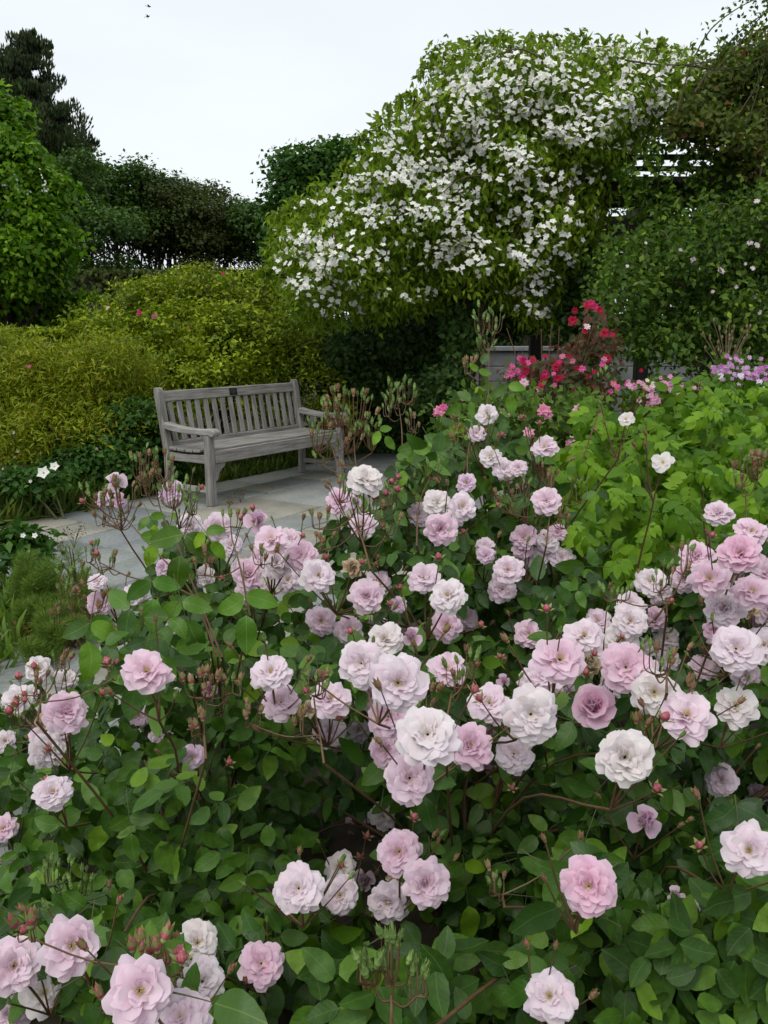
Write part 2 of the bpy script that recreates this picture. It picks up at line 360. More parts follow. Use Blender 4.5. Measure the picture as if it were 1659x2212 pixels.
# ------------------------------------------------------------------ bench
def woodmat():
    m, nt = nodes('weathered_teak'); L = nt.links
    tcn = N(nt, 'ShaderNodeTexCoord'); oi = N(nt, 'ShaderNodeObjectInfo'); uvn = N(nt, 'ShaderNodeUVMap')
    mp = N(nt, 'ShaderNodeMapping'); mp.inputs['Scale'].default_value = (3, 60, 60); L.new(uvn.outputs[0], mp.inputs[0])
    no = N(nt, 'ShaderNodeTexNoise', i_Scale=1.0, i_Detail=5.0, i_Roughness=.6); L.new(mp.outputs[0], no.inputs['Vector'])
    n2 = N(nt, 'ShaderNodeTexNoise', i_Scale=5.0, i_Detail=3.0); L.new(tcn.outputs['Object'], n2.inputs['Vector'])
    rp = ramp(nt, [(.3, (.13, .122, .112)), (.5, (.255, .243, .228)), (.72, (.36, .348, .332))], no.outputs['Fac'])
    r2 = ramp(nt, [(.3, (.78, .76, .72)), (.7, (1.1, 1.1, 1.12))], n2.outputs['Fac'])
    mu = N(nt, 'ShaderNodeMixRGB', blend_type='MULTIPLY'); mu.inputs[0].default_value = 1; L.new(rp.outputs[0], mu.inputs[1]); L.new(r2.outputs[0], mu.inputs[2])
    bs = N(nt, 'ShaderNodeBsdfPrincipled', i_Roughness=.8); bs.inputs['Specular IOR Level'].default_value = .25
    bp = N(nt, 'ShaderNodeBump', i_Strength=.35, i_Distance=.002); L.new(no.outputs['Fac'], bp.inputs['Height'])
    m3 = N(nt, 'ShaderNodeMixRGB', blend_type='MULTIPLY'); m3.inputs[0].default_value = 1; L.new(mu.outputs[0], m3.inputs[1]); L.new(oi.outputs['Color'], m3.inputs[2])
    L.new(bp.outputs[0], bs.inputs['Normal']); L.new(m3.outputs[0], bs.inputs['Base Color'])
    out = N(nt, 'ShaderNodeOutputMaterial'); L.new(bs.outputs[0], out.inputs['Surface']); return m
M['teak'] = woodmat()
def prism(name, prof, axis, lo, hi, mat, parent, bevel=.004, color=None):
    # profile polygon extruded along local axis 0 (u): prof in (v,z); axis 1 (v): prof in (u,z); axis 2: prof in (u,v)
    bm = bmesh.new(); ring = []
    for d in (lo, hi):
        r = []
        for p in prof:
            co = [p[0], p[1]]; co.insert(axis, d); r.append(bm.verts.new(co))
        ring.append(r)
    n = len(prof); bm.faces.new(ring[0]); bm.faces.new(ring[1][::-1])
    for i in range(n): bm.faces.new([ring[0][i], ring[1][i], ring[1][(i+1) % n], ring[0][(i+1) % n]])
    bmesh.ops.recalc_face_normals(bm, faces=bm.faces[:])
    if bevel: bmesh.ops.bevel(bm, geom=bm.edges[:], offset=bevel, segments=1, affect='EDGES', clamp_overlap=True)
    uvl = bm.loops.layers.uv.new('UVMap')
    ext = [max(v.co[k] for v in bm.verts)-min(v.co[k] for v in bm.verts) for k in range(3)]; la = ext.index(max(ext)); off = rs.uniform(0, 9)
    for f in bm.faces:
        for lp in f.loops:
            c = lp.vert.co; o = [c[k] for k in range(3) if k != la]; lp[uvl].uv = (c[la] + off, o[0] + o[1]*.7 + off)
    me = bpy.data.meshes.new(name); bm.to_mesh(me); bm.free(); me.materials.append(mat)
    return link(name, me, parent, color=color or (rs.uniform(.9, 1.1),)*3)
def box(name, u, v, z, mat, parent, bevel=.004, color=None):
    return prism(name, [(v[0], z[0]), (v[1], z[0]), (v[1], z[1]), (v[0], z[1])], 0, u[0], u[1], mat, parent, bevel, color)
BL = 1.838
bench = thing('garden_bench', 'weathered grey wooden bench with slatted back, black plaque and scrolled arms on the flagstones', 'bench', (BX, BY, 0), BYAW)
W = M['teak']
post = [(.475, 0), (.53, 0), (.53, .40), (.615, .915), (.606, .934), (.585, .940), (.566, .932), (.555, .91), (.475, .42)]
for u in (0, BL-.065): prism('back_post', post, 0, u, u+.065, W, bench, .006)
for u in (0, BL-.065): box('front_leg', (u, u+.065), (.0, .065), (0, .575), W, bench, .005)
def back_v(z): return .497 + (z-.42)*.165
prism('top_rail', [(back_v(.82), .82), (back_v(.82)+.035, .82), (back_v(.905)+.035, .905), (back_v(.905), .905)], 0, .066, BL-.066, W, bench, .005)
prism('bottom_rail', [(back_v(.43), .43), (back_v(.43)+.035, .43), (back_v(.49)+.035, .49), (back_v(.49), .49)], 0, .066, BL-.066, W, bench, .004)
for i in range(16):
    uc = .066 + (BL-.132)*(i+.72)/16.44
    prism('slat', [(back_v(.49)+.008, .491), (back_v(.49)+.024, .491), (back_v(.82)+.024, .819), (back_v(.82)+.008, .819)], 0, uc-.027, uc+.027, W, bench, .003)
sz = lambda v: .425 + .018*((v-.28)/.25)**2
for i in range(5):
    v0 = .028 + i*.092; v1 = v0+.078
    prism('seat_slat', [(v0, sz(v0)), (v1, sz(v1)), (v1, sz(v1)+.022), (v0, sz(v0)+.022)], 0, .012 if i else .07, BL-.012 if i else BL-.07, W, bench, .004)
box('front_rail', (.066, BL-.066), (-.004, .024), (.345, .448), W, bench, .005)
for u in (.012, BL-.045): prism('side_rail', [(.066, .345), (.474, .345), (.474, .412), (.28, .405), (.066, .415)], 0, u, u+.033, W, bench, .003)
for u in (.014, BL-.047): box('stretcher', (u, u+.033), (.066, .474), (.105, .150), W, bench, .004)
arm = [(.505, .605), (.505, .66), (.40, .640), (.25, .624), (.10, .622), (.02, .630), (-.03, .630), (-.058, .615), (-.064, .595), (-.052, .574), (-.03, .564), (.0, .576), (.10, .576), (.25, .578), (.40, .588)]
for u in (-.006, BL-.071): prism('armrest', arm, 0, u, u+.077, W, bench, .006)
for s in (1, -1):
    c0 = .066 if s == 1 else BL-.066
    br = [(c0, .344), (c0+s*.13, .344), (c0+s*.115, .31), (c0+s*.08, .295), (c0+s*.05, .26), (c0+s*.035, .21), (c0, .19)]
    prism('bracket', br, 1, .012, .042, W, bench, .003)
M['black'] = plain('black', [(0, (.010, .010, .011)), (1, (.016, .016, .017))], 30, .35)
M['engraved'] = plain('engraved', [(0, (.06, .06, .06)), (1, (.09, .09, .085))], 30, .5)
pl = prism('plaque', [(back_v(.83)-.004, .832), (back_v(.83)-.0005, .832), (back_v(.892)-.0005, .892), (back_v(.892)-.004, .892)], 0, .855, .955, M['black'], bench, .001, (1, 1, 1))
for zz, ww in ((.880, .030), (.868, .038), (.856, .034), (.846, .022)):
    prism('engraving', [(back_v(zz)-.0052, zz), (back_v(zz)-.0042, zz), (back_v(zz+.005)-.0042, zz+.005), (back_v(zz+.005)-.0052, zz+.005)], 0, .905-ww, .905+ww, M['engraved'], pl, 0, (1, 1, 1))

# ------------------------------------------------------------------ plant helpers
def bumpy(lobes, k=7, f=(.28, .45)):
    out = []
    for l in lobes:
        l = tuple(l); out.append(l[:3] + tuple(np.array(l[3:6])*.9))
        for _ in range(k):
            d = unit(rng.normal(size=3)); d[2] = abs(d[2]) if R.random() < .75 else d[2]; c = np.array(l[:3]) + d*np.array(l[3:6])*R.uniform(.75, 1.0); q = R.uniform(*f)
            out.append(tuple(c) + tuple(np.array(l[3:6])*q*np.array([1, 1, R.uniform(.7, 1.1)])))
    return out
def lumpY(x, y): return .20*np.sin(x*.021 + y*.006 + 1.2)*np.sin(y*.026 - x*.004) + .13*np.sin(x*.047 + 2)*np.sin(y*.055 + x*.013) - .05
def lobe_leaves(lobes, n, clump=.12, per=14, shell=(.72, 1.03), up=.5, droop=.2, zmin=.02):
    # leaves gathered in clumps over the outside of ellipsoid lobes; returns points, axes, normals
    wts = np.array([l[3]*l[4] + l[3]*l[5] + l[4]*l[5] for l in lobes]); wts = wts/wts.sum(); nc = max(1, n//per)
    li = rng.choice(len(lobes), nc, p=wts); Lb = np.array(lobes)[li]
    d = unit(rng.normal(size=(nc, 3))); d[:, 2] = np.where(d[:, 2] < -.55, -d[:, 2], d[:, 2])
    rr = shell[0] + (shell[1]-shell[0])*rng.random((nc, 1))**.55
    global CLRND
    CLRND = np.clip(np.repeat(rng.random(nc), per)*.62 + rng.random(nc*per)*.48 - .05, 0, 1)
    C = Lb[:, :3] + d*rr*Lb[:, 3:6]; out = unit(d/Lb[:, 3:6])
    P = np.repeat(C, per, 0) + np.clip(rng.normal(size=(nc*per, 3)), -1.5, 1.5)*clump*np.array([1, 1, .75]); O = np.repeat(out, per, 0)
    nr = unit(O*.7 + np.array([0, 0, up]) + rng.normal(size=P.shape)*.55)
    ax = unit(np.cross(nr, rng.normal(size=P.shape)) + O*.4 + np.array([0, 0, -droop]))
    q_ = w2uv(P); k = (P[:, 2] > zmin) & ~((q_[:, 0] > -.2) & (q_[:, 0] < 2.1) & (q_[:, 1] > -.4) & (q_[:, 1] < .76))   # nothing grows through the bench
    CLRND = CLRND[k]; return P[k], ax[k], nr[k]
def foliage(parent, P, ax, nr, size, tpl, mat, name='foliage', base=(0, 0, 0), rnd=None):
    a = Acc(); put_cloud(a, P-np.asarray(base), ax, nr, size*(.7+.6*rng.random(len(P))), tpl, rnd)
    return link(name, a.mesh(name, mat), parent, kind='stuff')
def shrub(name, label, cat, base, lobes, n, size, mat, tpl=None, clump=.12, per=14, nstems=7, group=None, shell=(.6, 1.03), up=.5, droop=.2, stem_mat=None):
    t = thing(name, label, cat, base, group=group); b = np.asarray(base, float)
    P, ax, nr = lobe_leaves(lobes, n, clump, per, shell, up, droop)
    foliage(t, P, ax, nr, size, tpl or tpl_diamond(), mat, base=b, rnd=CLRND)
    a = Acc()
    for i in range(nstems):
        l = R.choice(lobes); e = np.array(l[:3]) + np.array([R.uniform(-.5, .5)*l[3], R.uniform(-.5, .5)*l[4], R.uniform(0, .8)*l[5]])
        s = b + np.array([R.uniform(-.1, .1), R.uniform(-.1, .1), 0])
        if abs(e[0]-s[0]) > 1.2: s[0] = e[0]*.7 + s[0]*.3
        pp = curve(s, e, (0, 0, .1), 6); put_tube(a, pp-b, np.linspace(.012, .004, 6), 4)
    link('stems', a.mesh('stems', stem_mat or M['bark']), t)
    return t
def poly_plant(name, label, cat, base, poly, n, size, mat, Y, thick, tpl, up=.4, droop=.4, per=8, clump=.06, edge=60, dy=.5, group=None):
    # a plant whose outline on the sight lines is poly; its face curves back towards its rim
    t = thing(name, label, cat, base, group=group); b = np.asarray(base, float)
    nc = int(n//per*1.15); Q = poly_sample(poly, nc); e = np.clip(edge_dist(Q, poly)/edge, 0, 1)
    nz = np.sin(Q[:, 0]*.085 + 2)*np.sin(Q[:, 1]*.10 + Q[:, 0]*.02) + .6*np.sin(Q[:, 0]*.21 + Q[:, 1]*.17)   # ragged rim, hollows between the sprays
    k_ = (e > .16*(nz + .5)) & ((nz > -.95) | (rng.random(nc) < .45)); Q = Q[k_]; e = e[k_]; nc = len(Q)
    Yc = Y + dy*(1-np.sqrt(1-(1-e)**2)) + thick*rng.random(nc)**1.5 + lumpY(Q[:, 0], Q[:, 1])*min(1, Y/7)
    C = np.array([at(q[0], q[1], y) for q, y in zip(Q, Yc)])
    P = np.repeat(C, per, 0) + np.clip(rng.normal(size=(nc*per, 3)), -1.4, 1.4)*clump
    nr = unit(np.array([0, -.7, up]) + rng.normal(size=P.shape)*.6)
    ax = unit(np.cross(nr, rng.normal(size=P.shape)) + np.array([0, -.1, -droop]))
    k = P[:, 2] > .02
    foliage(t, P[k], ax[k], nr[k], size, tpl, mat, base=b, rnd=np.clip(np.repeat(rng.random(nc), per)*.62 + rng.random(nc*per)*.48 - .05, 0, 1)[k])
    return t

# ------------------------------------------------------------------ background trees
M['dark_leaf'] = leafmat('dark_leaf', [(0, (.022, .056, .010)), (.5, (.042, .092, .015)), (1, (.08, .145, .024))], transl=.25)
M['brown_leaf'] = leafmat('brown_leaf', [(0, (.028, .042, .010)), (.5, (.044, .066, .014)), (1, (.075, .10, .02))], transl=.25)
M['needle'] = leafmat('needle', [(0, (.018, .032, .012)), (.6, (.034, .055, .018)), (1, (.065, .085, .028))], transl=.1)
M['bright_leaf'] = leafmat('bright_leaf', [(0, (.040, .105, .006)), (.5, (.085, .19, .008)), (1, (.19, .34, .014))], transl=.35)
M['mid_leaf'] = leafmat('mid_leaf', [(0, (.022, .066, .012)), (.5, (.038, .10, .016)), (1, (.07, .15, .024))], transl=.25)
M['hedge_leaf'] = leafmat('hedge_leaf', [(0, (.055, .090, .005)), (.45, (.145, .205, .009)), (.8, (.26, .33, .014)), (1, (.42, .48, .03))], transl=.3)
M['fern_leaf'] = leafmat('fern_leaf', [(0, (.065, .095, .005)), (.45, (.155, .20, .009)), (.85, (.27, .31, .014)), (1, (.30, .17, .03))], transl=.3)
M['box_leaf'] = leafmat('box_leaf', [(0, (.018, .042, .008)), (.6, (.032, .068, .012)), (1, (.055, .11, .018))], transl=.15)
M['grass'] = leafmat('grass', [(0, (.045, .085, .012)), (.6, (.075, .125, .018)), (1, (.14, .17, .04))], transl=.3)
M['white_petal'] = leafmat('white_petal', [(0, (.80, .80, .74)), (1, (.86, .86, .83))], rough=.6, transl=.3, tcol=(1, 1, .95), spec=.15)
M['white_petal_part'] = leafmat('white_petal_part', [(0, (.80, .80, .74)), (1, (.86, .86, .83))], src='obj', rough=.6, transl=.3, tcol=(1, 1, .95), spec=.15)
D1, D2 = tpl_diamond(.30), tpl_flat(.34)

def tree(name, label, base, lobes, n, size, mat, trunks, tr=.08, group=None, clump=.3, per=16, branches=5, shell=(.3, 1.03), droop=.2, up=.6, tpl=D2):
    t = thing(name, label, 'tree', base, group=group); b = np.asarray(base, float)
    P, ax, nr = lobe_leaves(lobes, n, clump, per, shell, up, droop)
    foliage(t, P, ax, nr, size, tpl, mat, 'crown', b, CLRND)
    for k in range(trunks):
        a = Acc(); l = lobes[k % len(lobes)]
        top = np.array(l[:3]) + np.array([R.uniform(-.3, .3)*l[3], R.uniform(-.3, .3)*l[4], R.uniform(-.2, .3)*l[5]])
        s = b + np.array([R.uniform(-.15, .15)*trunks**.5, R.uniform(-.1, .1), -.05])
        pp = curve(s, top, (R.uniform(-.2, .2), 0, R.uniform(0, .3)), 8); put_tube(a, pp-b, np.linspace(tr, tr*.3, 8), 6)
        for j in range(branches):
            i = R.randint(2, 6); l2 = R.choice(lobes)
            e = np.array(l2[:3]) + unit(rng.normal(size=3))*np.array(l2[3:6])*.8; e[2] = max(e[2], pp[i][2]+.2)
            if np.linalg.norm(e-pp[i]) > 4.5: e = pp[i] + unit(e-pp[i])*3
            put_tube(a, curve(pp[i], e, (0, 0, R.uniform(-.1, .25)), 6)-b, np.linspace(tr*.4, tr*.08, 6), 4)
        link('trunk', a.mesh('trunk', M['bark'], True), t)
    return t

# row of small-leaved dark trees, vase-shaped, sky showing between their stems
row = [(150, 345, 20.0, 1.7, 'small dark tree with dense crown right beside the tall conifer'),
       (235, 352, 21.5, 1.6, 'vase-shaped dark tree, second from the conifer in the far row'),
       (300, 365, 22.5, 1.6, 'far dark tree with thin stems, its crown the highest clear of the conifer'),
       (370, 385, 22.0, 1.5, 'far dark tree with brownish green crown over the middle of the yellow-green shrub'),
       (435, 400, 23.0, 1.5, 'far dark tree with sky showing among its many stems above the bench'),
       (490, 425, 23.5, 1.4, 'low far dark tree next before the end of the row'),
       (545, 445, 24.5, 1.4, 'last and lowest dark tree of the far row, next to the white rambler')]
for i, (x, ytop, Y, rw, lab) in enumerate(row):
    b = at(x, (ytop+600)/2, Y); zt = at(x, ytop, Y)[2]; b[2] = -.05; cx = b[0]
    H = zt-2.4; lobes = []
    for k in range(7):
        lobes.append((cx + R.uniform(-.8, .8)*rw, Y + R.uniform(-1, 1), zt-.45-R.uniform(0, 1)**.8*H*.42, rw*R.uniform(.35, .6), .9, R.uniform(.3, .5)))
    for k in range(6):
        lobes.append((cx + R.uniform(-1, 1)*rw, Y + R.uniform(-1, 1), R.uniform(2.2, zt-2.2), R.uniform(.25, .45), .3, R.uniform(.15, .25)))
    lobes.append((cx + R.uniform(-.3, .3), Y, zt-.45, rw*.5, .8, .45)); lobes = bumpy(lobes, 4, (.25, .5))
    tree('dark_tree', lab, b, lobes, 14000, .095, M['brown_leaf'] if i in (3, 4) else M['dark_leaf'], 6, .055, 'dark trees in the far row', .15, 14, 7, (.35, 1.08))
# conifers
def conifer(label, x, ytop, Y, hw, n, seed):
    rr = random.Random(seed); b = at(x, ytop, Y); top = at(x, ytop, Y)[2]; b[2] = -.05
    t = thing('conifer_tree', label, 'tree', b, group='tall dark conifers')
    a = Acc(); put_tube(a, [(0, 0, 0), (0, 0, top*.5), (0, 0, top-.2)], [.28, .18, .03], 8)
    P = []; O = []
    z = 1.2
    while z < top-.2:
        f = min(1.0, ((top-z)/4.2)**.75)*(1 if z > 3 else .8)
        for k in range(rr.randint(6, 8)):
            an = rr.uniform(0, 2*PI); L = (hw*f + .22)*rr.uniform(.6, 1.12); e = np.array([math.cos(an)*L, math.sin(an)*L, z + L*rr.uniform(-.05, .25)])
            put_tube(a, curve((0, 0, z), e, (0, 0, -.12*L), 5), np.linspace(.05, .012, 5), 4)
            for q in np.arange(.3, 1.02, .23):
                c = np.array([0, 0, z]) + (e-np.array([0, 0, z]))*q + rng.normal(size=3)*.1
                m = n; d = unit(rng.normal(size=(m, 3)))*rng.random((m, 1))**.4; P.append(c + d*np.array([.24, .24, .20])*(.65+.5*f)*rr.uniform(.7, 1.2)); O.append(unit(d + np.array([0, 0, .45]) + e/L*.4 + rng.normal(size=(m, 3))*.25))
        z += rr.uniform(.34, .5)
    link('trunk', a.mesh('trunk', M['bark'], True), t); P = np.concatenate(P); O = np.concatenate(O)
    a = Acc(); put_cloud(a, P, O, unit(np.cross(O, rng.normal(size=O.shape))), .15*(.6+.6*rng.random(len(P))), tpl_flat(.17))
    link('crown', a.mesh('crown', M['needle']), t, kind='stuff')
conifer('tall dark conifer with tufted tiers, its whole tip standing against the sky', 58, 84, 25.0, 2.15, 110, 3)
conifer('dark conifer cut by the photo edge behind the bright green tree', -30, 98, 26.0, 2.2, 80, 5)

# bright green tree at the left edge with white hanging flowers
b = at(40, 733, 11.5); b[2] = -.05
def LB(x, y, Y, rx, rz, ry=None): p = at(x, y, Y); return (p[0], p[1], p[2], rx, ry or rx, rz)
lob = [LB(-12, 280, 11.2, .36, .45), LB(-90, 310, 11.3, .7, .7), LB(30, 365, 11.0, .42, .42), LB(70, 435, 11.0, .36, .36), LB(-10, 430, 10.8, .75, .6), LB(45, 510, 10.8, .6, .45), LB(108, 525, 11.0, .33, .4),
       LB(10, 570, 10.9, .8, .5), LB(80, 590, 11.0, .35, .3), LB(-40, 500, 11.4, 1.0, 1.0), LB(-10, 640, 11.2, .6, .45)]
t = tree('bright_tree', 'bright green broadleaf tree with drooping white flower clusters, filling the edge beside the conifer', b, bumpy(lob, 9, (.22, .4)), 42000, .082, M['bright_leaf'], 2, .09, None, .10, 16, 9, (.55, 1.05), .55, .4)
for (x, y) in ((12, 415), (38, 398), (95, 395), (8, 470), (30, 500), (15, 520), (60, 440), (25, 455)):
    a = Acc(); p = at(x, y, 10.45)-b; m = 14
    P = p + rng.normal(size=(m, 3))*np.array([.025, .025, .08]); nr = unit(rng.normal(size=(m, 3)) + np.array([0, -1, 0]))
    put_cloud(a, P, unit(np.cross(nr, rng.normal(size=(m, 3)))), nr, .036, tpl_flat(.4)); link('flower_cluster', a.mesh('flower_cluster', M['white_petal']), t, kind='stuff')
# green tree just left of the rambler, behind it
b = at(700, 733, 19); b[2] = -.05
lob = [LB(700, 385, 19, 1.0, .55), LB(640, 430, 18.5, .55, .4), LB(760, 370, 19, .8, .45), LB(620, 480, 18.5, .5, .45), LB(690, 450, 18.5, .9, .6), LB(770, 440, 19, .8, .8), LB(700, 540, 18.5, 1.1, .8), LB(820, 520, 19, 1.2, 1.2), LB(610, 550, 18.6, .4, .5)]
tree('green_tree', 'fresh green broadleaf tree rising between the dark row and the white rambler', b, bumpy(lob, 8), 24000, .13, M['mid_leaf'], 2, .12, None, .2, 14, 6)
# dark masses beyond the pergola and at the far end
b = at(1080, 733, 15.5); b[2] = -.05
for (x, y, Y, rx, rz, lab) in ((880, 640, 14.0, 1.2, 1.1, 'dark shrubby tree behind the pergola, left of its middle post'), (1130, 640, 15.0, 1.3, 1.2, 'dark shrubby tree behind the pergola between its two middle posts'),
                               (1400, 600, 14.5, 1.6, 1.3, 'dark shrubby tree behind the open slatted end of the pergola'), (1640, 580, 14.0, 1.5, 1.5, 'dark shrubby tree behind the pergola, cut by the right edge')):
    b = at(x, 733, Y); b[2] = -.05; p = at(x, y, Y)
    lob = [(p[0], p[1], p[2], rx, .7, rz*.6), (p[0]-rx*.6, p[1], p[2]+.15, rx*.6, .6, rz*.5), (p[0]+rx*.6, p[1], p[2]-.1, rx*.6, .6, rz*.5)]
    tree('shrubby_tree', lab, b, bumpy(lob, 6), 9000, .11, M['dark_leaf'], 3, .06, 'dark trees behind the pergola', .16, 14, 6)

# ------------------------------------------------------------------ hedges and shrubs behind the bench
def hedge(label, x0, x1, ytop, Y, dep, n, mat, size=.05, h0=0):
    A, B = at(x0, 733, Y), at(x1, 733, Y); zt = at((x0+x1)/2, ytop, Y)[2]; c = (A+B)/2; c[2] = -.05
    t = thing('clipped_hedge', label, 'hedge', c); L = B[0]-A[0]
    k = n//2; F = np.stack([rng.uniform(-L/2, L/2, k), rng.normal(0, .03, k) - dep/2, rng.uniform(0, zt, k)], -1)
    Tp = np.stack([rng.uniform(-L/2, L/2, n-k), rng.uniform(-dep/2, dep/2, n-k), zt + rng.normal(0, .025, n-k)], -1)
    P = np.concatenate([F, Tp]); nr = unit(np.concatenate([np.tile([0, -1, .3], (k, 1)), np.tile([0, -.2, 1], (n-k, 1))]) + rng.normal(size=(n, 3))*.6)
    foliage(t, P, unit(np.cross(nr, rng.normal(size=(n, 3))) + np.array([0, 0, .5])), nr, size, D2, mat)
    a = Acc(); x, y, z = L/2-.05, dep/2-.1, zt-.06
    v = [(sx*x, sy*y, q) for q in (0, z) for sx, sy in ((-1, -1), (1, -1), (1, 1), (-1, 1))]
    T = []
    for i in range(4): j = (i+1) % 4; T += [[i, j, j+4], [i, j+4, i+4]]
    a.add(v, T + [[4, 5, 6], [4, 6, 7]]); link('twigs', a.mesh('twigs', M['bark']), t)
hedge('dark brownish clipped hedge far off under the row of dark trees', 105, 620, 592, 17.0, 1.0, 9000, M['brown_leaf'], .12)
hedge('fresh green clipped hedge behind the yellow-green shrub, under the bright tree', -60, 215, 638, 12.0, 1.0, 7000, M['bright_leaf'], .08)
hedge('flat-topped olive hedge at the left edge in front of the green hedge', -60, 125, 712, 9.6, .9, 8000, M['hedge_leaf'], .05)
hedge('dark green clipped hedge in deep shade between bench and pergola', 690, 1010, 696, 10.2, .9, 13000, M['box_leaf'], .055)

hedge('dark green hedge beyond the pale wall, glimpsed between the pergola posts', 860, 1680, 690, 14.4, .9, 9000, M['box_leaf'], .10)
H1 = tpl_diamond(.24, .10, .15)
lob = [LB(430, 690, 9.6, .85, .45, .6), LB(340, 680, 9.8, .5, .36, .5), LB(300, 655, 9.9, .3, .24), LB(530, 650, 9.8, .45, .30), LB(480, 650, 9.9, .5, .28), LB(570, 695, 9.8, .55, .42), LB(640, 770, 9.6, .5, .45), LB(700, 840, 9.7, .38, .38),
       LB(380, 760, 9.1, .9, .5), LB(520, 780, 9.0, .9, .5), LB(610, 840, 9.1, .8, .5), LB(450, 860, 8.7, 1.1, .6), LB(330, 830, 8.9, .6, .6), LB(230, 750, 9.6, .5, .42), LB(560, 615, 9.8, .2, .16), LB(760, 860, 9.9, .35, .3)]
yb = at(440, 733, 9.4); yb[2] = 0
ysh = shrub('rose_shrub', 'large yellow-green mounded shrub behind the bench with a few deep pink blooms', 'shrub', yb, bumpy(lob, 8), 60000, .058, M['hedge_leaf'], H1, .06, 14, 16, shell=(.62, 1.06), droop=.3)
# loose shoots standing out of its top
a = Acc(); P = []; AX = []
for k in range(130):
    x = R.uniform(200, 700); y = 600 + abs(x-430)**1.6*.008 + R.uniform(-4, 30); p = at(x, y + 25, 9.5 + R.uniform(-.4, .3)); e = p + np.array([R.uniform(-.12, .12), R.uniform(-.1, .1), R.uniform(.08, .32)])
    c = curve(p, e, (0, 0, .03), 5); put_tube(a, c-yb, .003, 3)
    for q in np.linspace(.1, 1, 9): P.append(p + (e-p)*q); AX.append(unit(rng.normal(size=3) + np.array([0, 0, .4])))
link('shoots', a.mesh('shoots', M['green_stem']), ysh); P = np.array(P); AX = np.array(AX)
foliage(ysh, P, AX, unit(rng.normal(size=P.shape) + np.array([0, -.4, .8])), .055, H1, M['hedge_leaf'], 'foliage', yb)

lob = [LB(60, 835, 7.6, .7, .40, .5), LB(-20, 870, 7.6, .6, .6), LB(150, 850, 7.5, .55, .42), LB(210, 850, 7.5, .5, .45), LB(60, 930, 7.3, .8, .5), LB(180, 930, 7.3, .6, .45), LB(270, 880, 7.8, .45, .4), LB(10, 795, 7.9, .55, .26), LB(240, 830, 8.2, .45, .36), LB(290, 960, 7.6, .35, .35)]
fb = at(120, 733, 7.5); fb[2] = 0
fsh = shrub('feathery_shrub', 'feathery olive-green shrub at the left of the bench with bronze shoots', 'shrub', fb, bumpy(lob, 7), 56000, .060, M['fern_leaf'], tpl_flat(.11, .2), .07, 14, 14, shell=(.6, 1.08), droop=-.25, up=.2)
lob = [LB(290, 950, 7.2, .35, .35), LB(240, 1000, 7.0, .35, .28), LB(330, 1000, 7.5, .3, .3), LB(180, 1020, 6.9, .35, .22)]
bb = at(280, 733, 7.2); bb[2] = 0
shrub('low_shrub', 'low dark green leafy shrub filling in beside the left bench arm', 'shrub', bb, lob, 9000, .055, M['mid_leaf'], D1, .05)
# pink and yellow blooms scattered over the two shrubs
def small_bloom_mesh(npet=9, seed=0):
    r = np.random.default_rng(seed); a = Acc(); m = 2*npet
    for ring, (rad, el, nn) in enumerate(((.55, .25, npet), (.35, .7, npet-2))):
        an = np.arange(nn)*2*PI/nn + r.random(nn)*.4; O = np.stack([np.cos(an), np.sin(an), np.full(nn, el)], -1)
        nr = np.stack([-np.cos(an)*el, -np.sin(an)*el, np.ones(nn)], -1)
        put_cloud(a, np.zeros((nn, 3)), O, nr, (1.0-.3*ring)*np.ones(nn), tpl_flat(.42, .15), r.random(nn))
    put_tube(a, [(0, 0, -.5), (0, 0, -.1), (0, 0, .02)], [.05, .08, .18], 5, .5, 1)
    return a.mesh('small_bloom', [M['petal_small'], M['sepal']])
M['petal_small'] = leafmat('petal_small', [(0, (.8, .8, .8)), (1, (1, 1, 1))], rough=.6, transl=.25, tcol=(1, 1, 1), spec=.15)
SBL = [small_bloom_mesh(7, s) for s in range(3)]
def bloom_on(parent, x, y, Y, dpx, col, name='bloom', tilt=None, label=None):
    p = at(x, y, Y); rad = dpx/2/F_D*Y*1.02; n = unit(np.array([R.uniform(-.5, .5), -1, R.uniform(0, .8)]) if tilt is None else np.array(tilt))
    return link(name, R.choice(SBL), parent, mat4(p-rel(parent), np.cross(n, [R.random(), .3, R.random()]), n, rad), col, label=label)
PK, DPK, RED, LIL, YEL, WHT = (.70, .12, .33), (.55, .03, .14), (.42, .012, .05), (.62, .32, .60), (.65, .5, .06), (.84, .84, .80)
for x, y, d, c in ((301, 676, 13, DPK), (334, 684, 13, PK), (410, 703, 14, DPK), (233, 665, 8, (.75, .45, .6)), (256, 678, 8, YEL), (380, 684, 7, YEL), (533, 741, 8, DPK), (279, 713, 6, YEL), (482, 590, 7, DPK), (462, 676, 6, YEL)):
    bloom_on(ysh, x, y, 8.72 if y > 640 else 9.1, d*1.15, c)
bloom_on(fsh, 63, 792, 6.95, 9, PK)
for x, y, d in ((30, 935, 8), (38, 975, 8), (208, 970, 8), (6, 1012, 9), (32, 988, 7)): bloom_on(fsh, x, y, 6.75, d, WHT)

